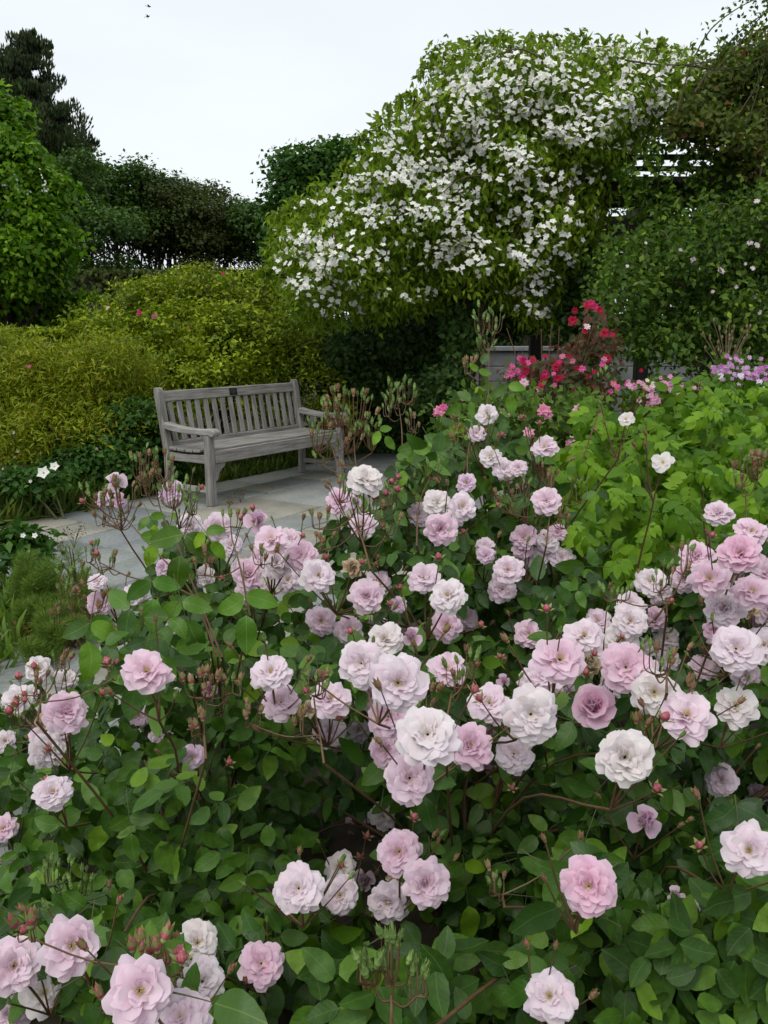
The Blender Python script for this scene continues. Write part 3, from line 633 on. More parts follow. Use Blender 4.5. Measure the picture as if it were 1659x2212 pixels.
# iris-like leaves behind the bench, grass under it and along the patio edge
t = thing('sword_leaf_plant', 'clump of long pointed green leaves behind the left bench arm', 'plant', tuple(at(325, 733, 8.0)[:2]) + (0,)); b = rel(t)
for k in range(14):
    a = Acc(); L = R.uniform(.5, .8); an = R.uniform(0, 2*PI); d = np.array([math.cos(an)*.5, math.sin(an)*.5, 1])
    put_cloud(a, np.array([[R.uniform(-.06, .06), R.uniform(-.06, .06), 0]]), unit(d)[None], unit(np.array([[math.cos(an+1.6), math.sin(an+1.6), .8]])), L, tpl_blade(.035), np.array([.4]))
    link('leaf', a.mesh('leaf', M['mid_leaf']), t)
def grass_area(name, pts_w, n, h, mat=None, wdt=.012, lean=.35):
    a = Acc(); P = pts_w; ax = unit(rng.normal(size=(n, 3))*lean + np.array([0, 0, 1])); nr = unit(rng.normal(size=(n, 3)))
    put_cloud(a, P, ax, nr, h*(.5+.8*rng.random(n)), tpl_blade(wdt/h*1.2)); return link(name, a.mesh(name, mat or M['grass']), kind='stuff')
n = 15000; uu = rng.uniform(-4, 3.6, n); vv = .80 + rng.random(n)**1.3*1.6; P = np.array([uv2w(u, v, -.03) for u, v in zip(uu, vv)])
grass_area('grass', P, n, .14)
n = 3500; uu = rng.uniform(-3.2, -.3, n); vv = .80 + rng.random(n)**1.2*.9; P = np.array([uv2w(u, v, -.03) for u, v in zip(uu, vv)])
grass_area('grass', P, n, .30, None, .011, .5)
n = 4000; P = np.array([at(R.gauss(915, 40), 950, R.uniform(9.9, 10.9))*np.array([1, 1, 0]) + np.array([0, 0, -.03]) for _ in range(n)])
grass_area('grass', P, n, .45, M['mid_leaf'], .012, .5)
n = 9000; P = np.stack([rng.uniform(-1.5, 6, n), rng.uniform(9.9, 14, n), np.full(n, -.04)], -1); grass_area('grass', P, n, .10)

# white single flower plant at the bench's left, and a second one in the near bed
def white_plant(label, pts, base, lob, n, Y):
    t = shrub('white_flower_plant', label, 'plant', base, lob, n, .06, M['mid_leaf'], D1, .04, 10, 5, stem_mat=M['green_stem'])
    for x, y, d in pts:
        a = Acc(); an = np.arange(5)*2*PI/5; O = np.stack([np.cos(an), np.sin(an), np.full(5, .25)], -1)
        put_cloud(a, np.zeros((5, 3)), O, np.stack([-np.cos(an)*.25, -np.sin(an)*.25, np.ones(5)], -1), 1.0, tpl_diamond(.45, .1, -.1))
        put_tube(a, [(0, 0, 0), (0, 0, .18)], [.22, .1], 6, .5, 1)
        nn = unit(np.array([R.uniform(-.2, .5), -1, .6])); p = at(x, y, Y)
        link('bloom', a.mesh('bloom', [M['white_petal'], M['stamen']]), t, mat4(p-rel(t), np.cross(nn, [.3, .2, 1]), nn, d/2/F_D*Y))
b = at(85, 733, 6.1); b[2] = 0
white_plant('leafy plant with single white yellow-eyed flowers beyond the left corner of the paving', [(95, 1022, 34), (118, 1008, 24), (66, 1040, 10)], b, [LB(60, 1045, 6.1, .22, .10), LB(100, 1040, 6.2, .18, .08), LB(20, 1050, 6.1, .2, .12)], 900, 5.95)
b = at(40, 733, 4.3); b[2] = 0
white_plant('bushy green plant with two small white flowers at the near left paving edge', [(50, 1157, 14), (76, 1157, 16), (63, 1190, 8)], b, [LB(55, 1185, 4.3, .13, .07), LB(20, 1200, 4.3, .15, .10), LB(75, 1215, 4.3, .07, .10)], 900, 4.2)
# feathery dill-like plants
M['dill'] = leafmat('dill', [(0, (.065, .13, .02)), (.6, (.12, .20, .03)), (1, (.20, .27, .06))], transl=.3)
def dill(label, x, ytop, Y, wd, n):
    b = at(x, 733, Y); b[2] = -.03; zt = at(x, ytop, Y)[2]; t = thing('feathery_plant', label, 'plant', b, group='feathery plants in the left bed')
    a = Acc(); P = []; AX = []
    for k in range(4):
        e = np.array([R.uniform(-.5, .5)*wd, R.uniform(-.5, .5)*wd, zt*R.uniform(.75, 1.03)]); s = np.array([R.uniform(-.2, .2)*wd, R.uniform(-.2, .2)*wd, 0])
        c = curve(s, e, (0, 0, 0), 6); put_tube(a, c, np.linspace(.005, .002, 6), 4)
        m = n//4; q = rng.random(m)**.8; ph = rng.random(m)*2*PI; ou = np.stack([np.cos(ph), np.sin(ph), np.full(m, .9)], -1)
        r = .015 + (1-q)*.06*rng.random(m); pp = s + (e-s)*q[:, None] + ou*r[:, None]*np.array([1, 1, .6]); P.append(pp); AX.append(unit(ou + rng.normal(size=(m, 3))*.45))
    link('stems', a.mesh('stems', M['green_stem']), t); P = np.concatenate(P); AX = np.concatenate(AX)
    foliage(t, P, AX, unit(rng.normal(size=P.shape)), .045, tpl_flat(.022, .15), M['dill'])
for x, yt, Y, lab in ((5, 1190, 3.9, 'feathery green plant cut by the left edge, beneath the white flowers'), (45, 1205, 3.8, 'tallest full feathery plant in the left bed, below the small white flowers'), (85, 1270, 3.75, 'feathery plant in the middle of the left bed against pale paving'),
                      (126, 1165, 3.95, 'slim feathery plant with a single thin plume standing over the paving'), (142, 1270, 3.8, 'small feathery plant nearest the rose stems, at the bed corner'), (20, 1300, 3.5, 'low dense feathery plant at the left edge above the dry ground cover'), (75, 1310, 3.45, 'low feathery plant next to the reddish ground cover'), (40, 1345, 3.25, 'nearest low feathery plant, just behind the cream roses at the left edge')):
    dill(lab, x, yt, Y, .08 if x == 126 else .24, 900 if x == 126 else 4200)
M['sedum'] = leafmat('sedum', [(0, (.07, .075, .02)), (.5, (.12, .10, .03)), (1, (.17, .10, .04))])
b = at(120, 1395, 3.5); b[2] = 0
P, ax, nr = lobe_leaves([(b[0]+.03, b[1], .02, .17, .12, .07)], 1300, .03, 10)
a = Acc(); put_cloud(a, P, ax, nr, .025, D1); link('ground_cover', a.mesh('ground_cover', M['sedum']), kind='stuff')
n = 3000; P = np.stack([rng.uniform(-2.9, -1.55, n), rng.uniform(2.4, 4.4, n), np.full(n, -.03)], -1); grass_area('grass', P, n, .16, M['dill'])
# weeds in the joints, dry umbel, fallen petals
for (x, y, h, lab) in ((160, 1185, .16, 'wispy seeding weed in a paving joint near the left bed'), (135, 1200, .10, 'tiny brown weed next to the wispy one on the paving'), (495, 1100, .09, 'small reddish weed growing at the foot of the front bench leg'), (520, 1085, .12, 'thin weed in the paving joint before the bench'), (205, 1455, .16, 'dry grey-brown umbel on the paving near the front roses')):
    d = ray(x, y); tt = -CAM_H/d[2]; p = d*tt; p[2] = 0; t = thing('weed', lab, 'weed', p); a = Acc(); P = []
    for k in range(7):
        e = np.array([R.uniform(-.6, .6)*h, R.uniform(-.6, .6)*h, h*R.uniform(.6, 1.1)]); put_tube(a, curve((0, 0, 0), e, (0, 0, .01), 4), .0014, 3)
        for q in range(8): P.append(e*R.uniform(.5, 1.05) + rng.normal(size=3)*.012)
    link('stems', a.mesh('stems', M['cane']), t); P = np.array(P); foliage(t, P, unit(rng.normal(size=P.shape)), unit(rng.normal(size=P.shape)), .014, D2, M['sedum'])
for (x, y, w_) in ((735, 1006, 'beside the far front bench leg'), (625, 1030, 'in the shade under the bench'), (190, 1348, 'near the corner of the left bed'), (600, 1052, 'in front of the middle of the bench'), (995, 1000, 'at the far right end of the paving')):
    d = ray(x, y); p = np.array([0, 0, CAM_H]) + d*(-(CAM_H-.006)/d[2]); a = Acc(); put_cloud(a, np.zeros((1, 3)), np.array([[R.uniform(-1, 1), R.uniform(-1, 1), .05]]), np.array([[0, 0, 1.]]), .03, tpl_diamond(.4, .15, -.1), np.array([.5]))
    o = link('fallen_petal', a.mesh('fallen_petal', M['white_petal']), None, Matrix.Translation(p)); o['label'] = 'fallen pale petal lying on the paving ' + w_; o['category'] = 'petal'; o['group'] = 'fallen petals on the paving'

# ------------------------------------------------------------------ low wall, pergola
M['wall_stone'] = plain('wall_stone', [(.3, (.13, .134, .135)), (.7, (.20, .205, .205))], 6, .85, bump=.4)
wl_ = thing('stone_wall', 'low pale grey stone wall seen under the pergola between its posts', 'wall', (2.9, 13.0, 0))
for r_ in range(5):
    u = -4.2 + (r_ % 2)*.3
    while u < 3.6:
        l = rs.uniform(.5, .85); box('block', (u+.004, u+l-.004), (-.15 + rs.uniform(-.006, .006), .15), (r_*.23+.003, r_*.23+.226), M['wall_stone'], wl_, .008, (rs.uniform(.85, 1.1),)*3); u += l
u = -4.2
while u < 3.6: box('coping', (u+.004, u+.996), (-.19, .19), (1.151, 1.225), M['wall_stone'], wl_, .01, (1.25, 1.25, 1.25)); u += 1.0
M['pergola_wood'] = plain('pergola_wood', [(.3, (.012, .011, .010)), (.7, (.030, .026, .023))], 10, .85, bump=.4)
PX0 = 0.0
perg = thing('pergola', 'dark timber pergola with slatted roof, smothered in white and brownish climbers', 'pergola', (1.9, 9.2, 0)); PW = M['pergola_wood']
def pb(name, x, y, z, bev=.006): return box(name, (x[0]-1.9, x[1]-1.9), (y[0]-9.2, y[1]-9.2), z, PW, perg, bev)
FR, RR = 8.2, 10.4
for px in (.76, 1.88, 3.2, 4.6):
    for py in (FR, RR):
        pb('post', (px-.075, px+.075), (py-.075, py+.075), (-.05, 2.72))
for py in (FR, RR):
    for s in (-.1, .1): pb('beam', (.66, 5.4), (py+s-.025, py+s+.025), (2.56, 2.76))
for px in (.76, 1.88, 3.2, 4.6):
    for s in (-.105, .105): pb('rafter', (px+s-.025, px+s+.025), (7.98, 11.0), (2.765, 2.93))
yy = 8.02
while yy < 11: pb('slat', (.6, 5.5), (yy-.022, yy+.022), (2.935, 2.98), .004); yy += .52
for px in (3.2, 1.88):
    a = Acc()
for py in (7.95, 8.45): pass

# white climber on the pergola
M['rambler_leaf'] = leafmat('rambler_leaf', [(0, (.070, .13, .008)), (.5, (.135, .215, .011)), (.85, (.21, .31, .02)), (1, (.31, .41, .035))], transl=.35)
M['twig'] = plain('twig', [(.3, (.05, .04, .025)), (.7, (.10, .075, .045))], 20, .8)
RP = [(582, 560), (595, 480), (640, 440), (720, 405), (755, 360), (795, 300), (830, 262), (900, 225), (925, 165), (960, 112), (1050, 100), (1120, 95), (1210, 92), (1290, 105), (1400, 105), (1500, 120), (1545, 160), (1510, 215), (1440, 260), (1380, 300),
      (1340, 380), (1300, 470), (1285, 545), (1240, 600), (1180, 700), (1130, 700), (1090, 640), (1030, 640), (960, 640), (880, 670), (800, 680), (740, 690), (690, 700), (620, 650)]
D3 = tpl_diamond(.20, .06, .25)
ram = poly_plant('white_climber', 'huge climber covered in flat white flowers, tumbling over the pergola', 'climbing plant', (1.2, 8.3, 0), RP, 52000, .068, M['rambler_leaf'], 7.6, 1.0, D3, .35, 1.0, 9, .085, 120, .8); rb_ = rel(ram)
# dark inside of the climber over the pergola roof
Q = poly_sample([(900, 300), (960, 190), (1450, 180), (1300, 480), (900, 540)], 9000); P = np.array([at(q[0], q[1], R.uniform(8.6, 9.8)) for q in Q])
foliage(ram, P, unit(rng.normal(size=P.shape)), unit(rng.normal(size=P.shape) + [0, -.5, .6]), .09, D3, M['rambler_leaf'], 'foliage', rb_)
a = Acc()
def rp_pt(x, y, off=0):                     # point on the face of the climber
    e = float(np.clip(edge_dist(np.array([[x, y]], float), RP)[0]/120, 0, 1)); return at(x, y, 7.58 + .8*(1-math.sqrt(1-(1-e)**2)) + off + float(lumpY(x, y)))
for k in range(46):                         # arching canes
    q = poly_sample(RP, 1)[0]; e = q + np.array([R.uniform(-150, 60), R.uniform(20, 170)])
    if not in_poly(e[None], RP)[0]: continue
    put_tube(a, curve(rp_pt(*q, .05), rp_pt(*e, .05), (0, -.05, .15), 7)-rb_, np.linspace(.009, .004, 7), 4)
put_tube(a, smooth_path([(.9, 8.1, 0), (.95, 8.1, 1.2), (.8, 8.05, 2.6)], 9)-rb_, .03, 6); put_tube(a, smooth_path([(2.0, 8.1, 0), (1.95, 8.05, 1.2), (1.7, 8.05, 2.7)], 9)-rb_, .03, 6)
sp_P = []; sp_A = []
for (x0, y0, x1, y1) in ((1000, 130, 900, 160), (960, 170, 935, 120), (1190, 100, 1200, 84), (1180, 110, 1178, 88), (1240, 105, 1236, 76), (830, 290, 770, 300), (640, 470, 590, 462), (680, 440, 600, 470), (1060, 110, 1070, 85), (1300, 110, 1310, 96), (1390, 110, 1394, 90), (870, 240, 862, 208), (1100, 100, 1095, 84), (1000, 110, 990, 96), (620, 600, 578, 580), (720, 660, 700, 695), (1150, 660, 1145, 700), (600, 520, 575, 540), (960, 130, 920, 118), (900, 230, 880, 200), (840, 270, 812, 268), (760, 380, 735, 352), (1030, 110, 1036, 84), (1140, 105, 1150, 78), (1330, 112, 1340, 88), (1450, 130, 1452, 104), (590, 590, 566, 615), (640, 650, 632, 684), (780, 680, 778, 706), (1010, 630, 1016, 664), (610, 470, 578, 478), (700, 420, 672, 402), (960, 150, 908, 148), (990, 125, 938, 100), (1070, 105, 1090, 72), (1260, 105, 1262, 74), (1420, 120, 1428, 84), (800, 310, 752, 306), (850, 270, 830, 232), (660, 450, 618, 432), (600, 580, 560, 588), (680, 680, 690, 716), (820, 670, 812, 712), (900, 660, 908, 700)):
    p0 = rp_pt(x0, y0, .2); p1 = at(x1, y1, 8.2); c = curve(p0, p1, (0, 0, .05), 8); put_tube(a, c-rb_, np.linspace(.008, .004, 8), 3)
    for q in range(34): t_ = R.uniform(.1, 1.0); sp_P.append(p0 + (p1-p0)*t_ + (0, 0, .2*t_*(1-t_)) + rng.normal(size=3)*.018); sp_A.append(unit(rng.normal(size=3)*.6 + (0, -.2, -.6)))
link('canes', a.mesh('canes', M['twig']), ram, kind='stuff'); sp_P = np.array(sp_P); foliage(ram, sp_P, np.array(sp_A), unit(rng.normal(size=sp_P.shape) + [0, -1, .3]), .08, D3, M['rambler_leaf'], 'foliage', rb_)
def white_blossom(s):
    r = np.random.default_rng(s); a = Acc(); an = np.arange(5)*2*PI/5 + r.random(5)*.25; el = r.uniform(.05, .4)
    put_cloud(a, np.zeros((5, 3)), np.stack([np.cos(an), np.sin(an), np.full(5, el)], -1), np.stack([-np.cos(an)*el, -np.sin(an)*el, np.ones(5)], -1), .9 + .2*r.random(5), tpl_flat(.46, .12), r.random(5))
    put_tube(a, [(0, 0, 0), (0, 0, .12)], [.16, .06], 5, .5, 1); return a.mesh('blossom', [M['white_petal_part'], M['stamen']])
WB = [white_blossom(s) for s in range(4)]
fl = []
CPT = [(x, y, 1) for x, y in [q for q in poly_sample(RP, 240) if q[1] < 570 or R.random() < .45]] + [(x, y, 1) for x, y in poly_sample([(930, 130), (1150, 100), (1420, 110), (1500, 200), (1350, 300), (1100, 330), (900, 300)], 75)] + [(x, y, 1) for x, y in poly_sample([(620, 560), (700, 420), (900, 300), (1250, 350), (1280, 520), (900, 540), (680, 650)], 60)] \
    + [(x, y, 1) for x, y in poly_sample([(1090, 590), (1190, 590), (1180, 690), (1130, 690)], 12)] + [(x, y, 1) for x, y in poly_sample([(580, 540), (700, 560), (720, 670), (620, 650)], 16)]
for x, y, _ in CPT:
    sl = R.uniform(-.5, .5); m = R.choice([2, 3, 4, 5, 6, 8, 10])
    for k in range(m):
        dx = R.gauss(0, 22); xx, yy_ = x + dx, y + dx*sl + R.gauss(0, 11)
        if not in_poly(np.array([[xx, yy_]]), RP)[0]: continue
        p = rp_pt(xx, yy_, -.13 + R.uniform(-.05, .05)); n = unit(np.array([R.gauss(0, .6), -.8, R.gauss(.6, .6)])); fl.append((p, n, R.uniform(.024, .035)))
for x in np.arange(940, 1560, 14):          # along its top edge
    x += R.uniform(-6, 6); y = np.interp(x, [940, 960, 1100, 1210, 1290, 1400, 1500, 1545], [150, 115, 98, 95, 105, 108, 122, 160]) + R.uniform(-14, 30)
    for k in range(R.randint(2, 6)): fl.append((at(x + R.gauss(0, 9), y + R.gauss(0, 8), 8.0), unit(np.array([R.gauss(0, .4), -.7, R.gauss(.8, .4)])), R.uniform(.023, .034)))
fl.sort(key=lambda f: f[0][1]/f[2])
for p, n, s in fl[:300]: link('blossom', R.choice(WB), ram, mat4(p-rb_, np.cross(n, [R.random(), R.random(), .3]), n, s))
a = Acc()
for p, n, s in fl[300:]:
    b3 = basis(np.cross(n, [R.random(), R.random(), .3]), n); an = np.arange(5)*2*PI/5; el = R.uniform(.05, .4)
    O = np.stack([np.cos(an), np.sin(an), np.full(5, el)], -1)@b3.T; nn = np.stack([-np.cos(an)*el, -np.sin(an)*el, np.ones(5)], -1)@b3.T
    put_cloud(a, np.tile(p-rb_, (5, 1)), O, nn, s, tpl_flat(.46, .12)); c = p-rb_ + n*s*.1; put_tube(a, [c-n*s*.08, c+n*s*.05], [s*.16, s*.06], 4, .5, 1)
link('blossom', a.mesh('blossom', [M['white_petal'], M['stamen']]), ram, kind='stuff')

# brownish climber over the right end of the pergola, with long arching canes
M['bronze_leaf'] = leafmat('bronze_leaf', [(0, (.040, .066, .012)), (.55, (.080, .115, .016)), (.8, (.125, .155, .022)), (.93, (.15, .10, .03)), (1, (.18, .075, .035))], transl=.3)
M['dkgreen_leaf'] = leafmat('dkgreen_leaf', [(0, (.022, .056, .007)), (.45, (.052, .108, .012)), (.8, (.11, .19, .02)), (1, (.20, .30, .035))], transl=.3)
P1 = [(1500, 190), (1530, 140), (1570, 100), (1620, 85), (1720, 60), (1760, 420), (1640, 420), (1600, 400), (1570, 320), (1480, 310), (1420, 310), (1430, 260)]
bz = poly_plant('bronze_climber', 'olive and bronze climber over the right end of the pergola, long canes arching skyward', 'climbing plant', (3.6, 7.6, 0), P1, 10500, .060, M['bronze_leaf'], 7.1, .8, D1, .4, .2, 8, .06, 60, .5); b = rel(bz)
a = Acc(); P = []; A_ = []
for pts in ([(1460, 250), (1490, 150), (1530, 70), (1590, 20), (1650, -10)], [(1500, 200), (1560, 110), (1620, 50), (1700, 5)], [(1540, 160), (1600, 90), (1640, 40), (1690, -20)], [(1480, 140), (1570, 150), (1650, 120), (1720, 90)], [(1590, 330), (1620, 250), (1640, 170), (1620, 120)], [(1560, 300), (1640, 170), (1655, 60)], [(1640, 390), (1655, 300), (1650, 210)], [(1350, 130), (1430, 140), (1520, 135), (1600, 110)]):
    c = smooth_path([at(x, y, 6.95) for x, y in pts], 16); put_tube(a, c-b, np.linspace(.008, .003, 16), 4)
    for k in range(90 if pts[-1][1] < 30 else 40): i = R.randint(3, 15); P.append(c[i] + rng.normal(size=3)*np.array([.035, .03, .035])); A_.append(unit(rng.normal(size=3)))
link('canes', a.mesh('canes', M['twig']), bz, kind='stuff'); P = np.array(P); foliage(bz, P, np.array(A_), unit(rng.normal(size=P.shape) + [0, -.6, .4]), .04, D1, M['dkgreen_leaf'], 'foliage', b)
# green climbing rose covering the lower right, a few single pale pink flowers
P2 = [(1290, 560), (1340, 490), (1420, 480), (1500, 440), (1580, 410), (1640, 380), (1760, 400), (1760, 800), (1600, 800), (1420, 790), (1330, 770), (1300, 720), (1270, 640)]
cr_ = poly_plant('climbing_rose', 'dark green climbing rose with sparse pale pink flowers, right, below the pergola roof', 'climbing plant', (3.0, 7.3, 0), P2, 15000, .055, M['dkgreen_leaf'], 6.7, .9, D1, .5, .2, 10, .07, 80, .5); b = rel(cr_)
P3 = [(1330, 480), (1340, 360), (1400, 300), (1480, 310), (1560, 330), (1630, 330), (1620, 420), (1560, 450), (1450, 480)]
Q = np.repeat(poly_sample(P3, 108), 14, 0) + rng.normal(size=(1512, 2))*11; P = np.array([at(q[0], q[1], R.uniform(7.2, 7.9)) for q in Q]); foliage(cr_, P, unit(rng.normal(size=P.shape)), unit(rng.normal(size=P.shape) + [0, -.6, .5]), .06, D1, M['dkgreen_leaf'], 'foliage', b)
a = Acc()
for k in range(26):
    q = poly_sample(P2, 1)[0]; put_tube(a, curve(at(q[0], q[1], 6.9), at(q[0] + R.uniform(-60, 60), min(q[1] + R.uniform(60, 250), 860), 6.9), (0, -.1, .12), 7)-b, np.linspace(.008, .004, 7), 4)
link('canes', a.mesh('canes', M['twig']), cr_, kind='stuff')
for x, y, d in ((1557, 585, 20), (1497, 562, 16), (1635, 435, 14), (1640, 470, 12), (1620, 525, 15), (1635, 530, 15), (1540, 630, 9), (1590, 620, 10), (1633, 640, 14), (1640, 675, 13), (1515, 580, 10), (1610, 570, 9), (1470, 540, 9), (1626, 580, 12), (1395, 525, 8), (1355, 575, 9)):
    bloom_on(cr_, x, y, 6.55, d, (.80, .66, .72))
# dark shrubs at the foot of the pergola, dry stalks
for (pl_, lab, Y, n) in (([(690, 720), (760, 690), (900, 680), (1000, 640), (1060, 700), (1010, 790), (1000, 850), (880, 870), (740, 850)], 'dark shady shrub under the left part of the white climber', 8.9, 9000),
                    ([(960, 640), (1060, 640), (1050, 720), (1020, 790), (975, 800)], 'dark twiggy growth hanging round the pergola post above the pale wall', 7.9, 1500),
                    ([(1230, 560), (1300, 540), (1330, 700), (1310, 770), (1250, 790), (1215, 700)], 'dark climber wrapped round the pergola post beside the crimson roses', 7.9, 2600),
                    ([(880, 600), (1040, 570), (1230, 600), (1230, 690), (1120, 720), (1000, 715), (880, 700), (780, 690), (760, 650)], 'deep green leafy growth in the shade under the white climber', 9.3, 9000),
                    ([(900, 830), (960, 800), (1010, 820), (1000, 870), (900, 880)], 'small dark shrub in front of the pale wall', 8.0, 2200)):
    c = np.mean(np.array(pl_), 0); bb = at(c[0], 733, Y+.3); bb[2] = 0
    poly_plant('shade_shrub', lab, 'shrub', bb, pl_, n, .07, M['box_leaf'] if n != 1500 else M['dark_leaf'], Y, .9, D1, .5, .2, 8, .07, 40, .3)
b = at(1570, 733, 5.6); b[2] = 0
t = thing('dry_stalks', 'dry tan branching stalks standing before the climbing rose', 'plant', b); a = Acc(); M['dry'] = plain('dry', [(.3, (.13, .09, .05)), (.7, (.2, .15, .09))], 10)
for k in range(34):
    e = at(R.gauss(1570, 26), R.uniform(690, 790), 5.6)-b; s = at(1565 + R.uniform(-8, 8), 830, 5.6)-b; put_tube(a, curve(s, e, (0, 0, .03), 5), np.linspace(.004, .0018, 5), 3)
    put_tube(a, [e, e + np.array([0, 0, .018]), e + np.array([0, 0, .03])], [.003, .009, .001], 5)
put_tube(a, [(0, 0, 0), at(1565, 830, 5.6)-b], .008, 4); link('stems', a.mesh('stems', M['dry']), t)

# ------------------------------------------------------------------ coloured rose bushes in the middle distance
M['red_leaf'] = leafmat('red_leaf', [(0, (.035, .060, .02)), (.45, (.06, .075, .025)), (.6, (.10, .045, .03)), (1, (.17, .05, .04))], transl=.3)
b = at(1190, 733, 5.7); b[2] = 0
red = poly_plant('red_rose_bush', 'crimson rose bush with bronze-red young leaves before the pale wall', 'rose bush', b, [(1090, 820), (1140, 790), (1200, 775), (1250, 720), (1290, 650), (1315, 700), (1340, 770), (1340, 840), (1280, 900), (1120, 900)], 1500, .060, M['red_leaf'], 5.5, .5, D1, .5, -.2, 6, .05, 50, .3)
a = Acc()
for k in range(26): put_tube(a, curve((R.uniform(-.2, .2), 0, 0), at(R.uniform(1090, 1330), R.uniform(670, 840), 5.55)-b, (0, 0, .1), 6), np.linspace(.007, .003, 6), 4)
link('stems', a.mesh('stems', M['cane']), red)
for x, y, d, c in ((1270, 660, 24, RED), (1285, 664, 22, DPK), (1295, 670, 20, RED), (1277, 655, 18, DPK), (1237, 693, 24, RED), (1268, 706, 18, (.8, .6, .65)), (1264, 715, 16, RED), (1305, 722, 20, RED), (1322, 724, 13, RED), (1242, 671, 16, (.3, .01, .03)), (1308, 714, 14, RED), (1130, 780, 24, DPK), (1122, 775, 16, PK), (1136, 800, 20, RED), (1128, 813, 20, DPK), (1133, 830, 24, PK), (1200, 795, 22, RED), (1205, 788, 16, RED), (1175, 816, 22, RED), (1170, 826, 16, DPK), (1312, 776, 20, RED), (1325, 828, 16, (.6, .15, .2)), (1283, 803, 12, RED), (1245, 796, 14, RED), (1272, 813, 12, RED), (1308, 770, 12, RED), (1177, 770, 12, RED), (1100, 800, 14, (.6, .2, .25)), (1385, 800, 10, RED)):
    bloom_on(red, x, y, 5.35, d, c)
for k in range(26):
    bloom_on(red, R.uniform(1090, 1335), R.uniform(768, 850), 5.3, R.uniform(11, 19), R.choice([RED, DPK, PK, (.6, .2, .3)]))
b = at(1130, 733, 4.3); b[2] = 0
pkb = poly_plant('pink_rose_bush', 'small pink rose bush with dark leaves, left of the lime-green foliage', 'rose bush', b, [(930, 900), (1000, 860), (1100, 840), (1200, 850), (1290, 870), (1310, 930), (1230, 990), (1130, 1000), (1040, 980), (950, 960)], 2200, .05, M['dkgreen_leaf'], 4.2, .5, D1, .6, .1, 7, .05, 50, .3)
a = Acc()
for k in range(24): put_tube(a, curve((R.uniform(-.2, .2), 0, 0), at(R.uniform(940, 1300), R.uniform(860, 960), 4.2)-b, (0, 0, .08), 6), np.linspace(.006, .003, 6), 4)
link('stems', a.mesh('stems', M['cane']), pkb); MP = (.70, .25, .38)
for x, y, d, c in ((950, 888, 30, MP), (958, 880, 20, PK), (942, 893, 18, MP), (1175, 886, 34, MP), (1183, 896, 26, (.74, .34, .46)), (1168, 893, 22, MP), (1250, 885, 28, (.76, .42, .55)), (1243, 893, 20, MP), (1300, 898, 18, PK), (1142, 934, 28, (.76, .38, .48)), (1146, 940, 20, MP), (1235, 952, 24, (.78, .5, .58)), (1247, 954, 20, (.8, .7, .55)), (1228, 958, 18, MP), (1258, 962, 16, (.78, .5, .58)), (1236, 978, 22, (.68, .3, .45)), (1195, 990, 14, PK), (1132, 827, 22, (.76, .5, .6)), (1325, 831, 14, (.7, .2, .28)), (1098, 892, 18, (.76, .38, .48)), (1088, 890, 16, MP), (1000, 862, 10, MP)):
    bloom_on(pkb, x, y, 4.0, d, c)
b = at(1400, 733, 4.6); b[2] = 0
pk2 = poly_plant('pink_rose_bush', 'clusters of small pink roses with cream buds rising just behind the lime foliage', 'rose bush', b, [(1330, 850), (1380, 830), (1450, 820), (1480, 850), (1540, 850), (1480, 900), (1350, 910)], 800, .045, M['dkgreen_leaf'], 4.5, .3, D1, .6, .1, 7, .04, 30, .2)
a = Acc()
for k in range(16): put_tube(a, curve((R.uniform(-.1, .1), 0, 0), at(R.uniform(1345, 1460), R.uniform(830, 880), 4.4)-b, (0, 0, .05), 6), .004, 4)
link('stems', a.mesh('stems', M['cane']), pk2)
for k in range(34):
    x, y = (R.gauss(1365, 10), R.gauss(834, 7)) if k < 9 else (R.gauss(1440, 11), R.gauss(834, 8)) if k < 20 else (R.gauss(1410, 20), R.gauss(866, 9))
    bloom_on(pk2, x, y, 4.3 + R.uniform(-.1, .1), R.uniform(11, 17), R.choice([(.76, .40, .55), (.72, .32, .48), (.78, .52, .62)]))
for k in range(26):
    bloom_on(pk2, R.uniform(1330, 1540), R.gauss(838, 12), 4.35, R.uniform(9, 15), R.choice([(.76, .40, .55), (.72, .32, .48), PK, (.80, .60, .68)]))
for x, y in ((1398, 822), (1411, 828), (1395, 836)): bloom_on(pk2, x, y, 4.25, 11, (.8, .72, .5))
b = at(1600, 733, 5.2); b[2] = 0
lil = poly_plant('lilac_flower_bush', 'low mass of lilac-pink flower heads at the right edge behind the lime foliage', 'flower bush', b, [(1530, 800), (1580, 770), (1640, 790), (1720, 790), (1720, 870), (1560, 880)], 1100, .045, M['dkgreen_leaf'], 5.1, .3, D1, .6, .1, 7, .04, 30, .2)
for k in range(90):
    cx, cy, sx, sy = R.choice([(1585, 778, 14, 6), (1560, 797, 16, 7), (1615, 800, 18, 8), (1645, 800, 16, 8), (1625, 815, 18, 7), (1590, 812, 20, 6)])
    bloom_on(lil, R.gauss(cx, sx), R.gauss(cy, sy), 4.9 + R.uniform(-.1, .1), R.uniform(9, 14), R.choice([(.56, .22, .52), (.66, .36, .62), (.74, .52, .72)]))
for x, y in ((1565, 842), (1575, 838), (1572, 848), (1600, 812), (1556, 813), (1648, 840), (1640, 825)): bloom_on(lil, x, y, 4.6, 16, (.78, .70, .82))

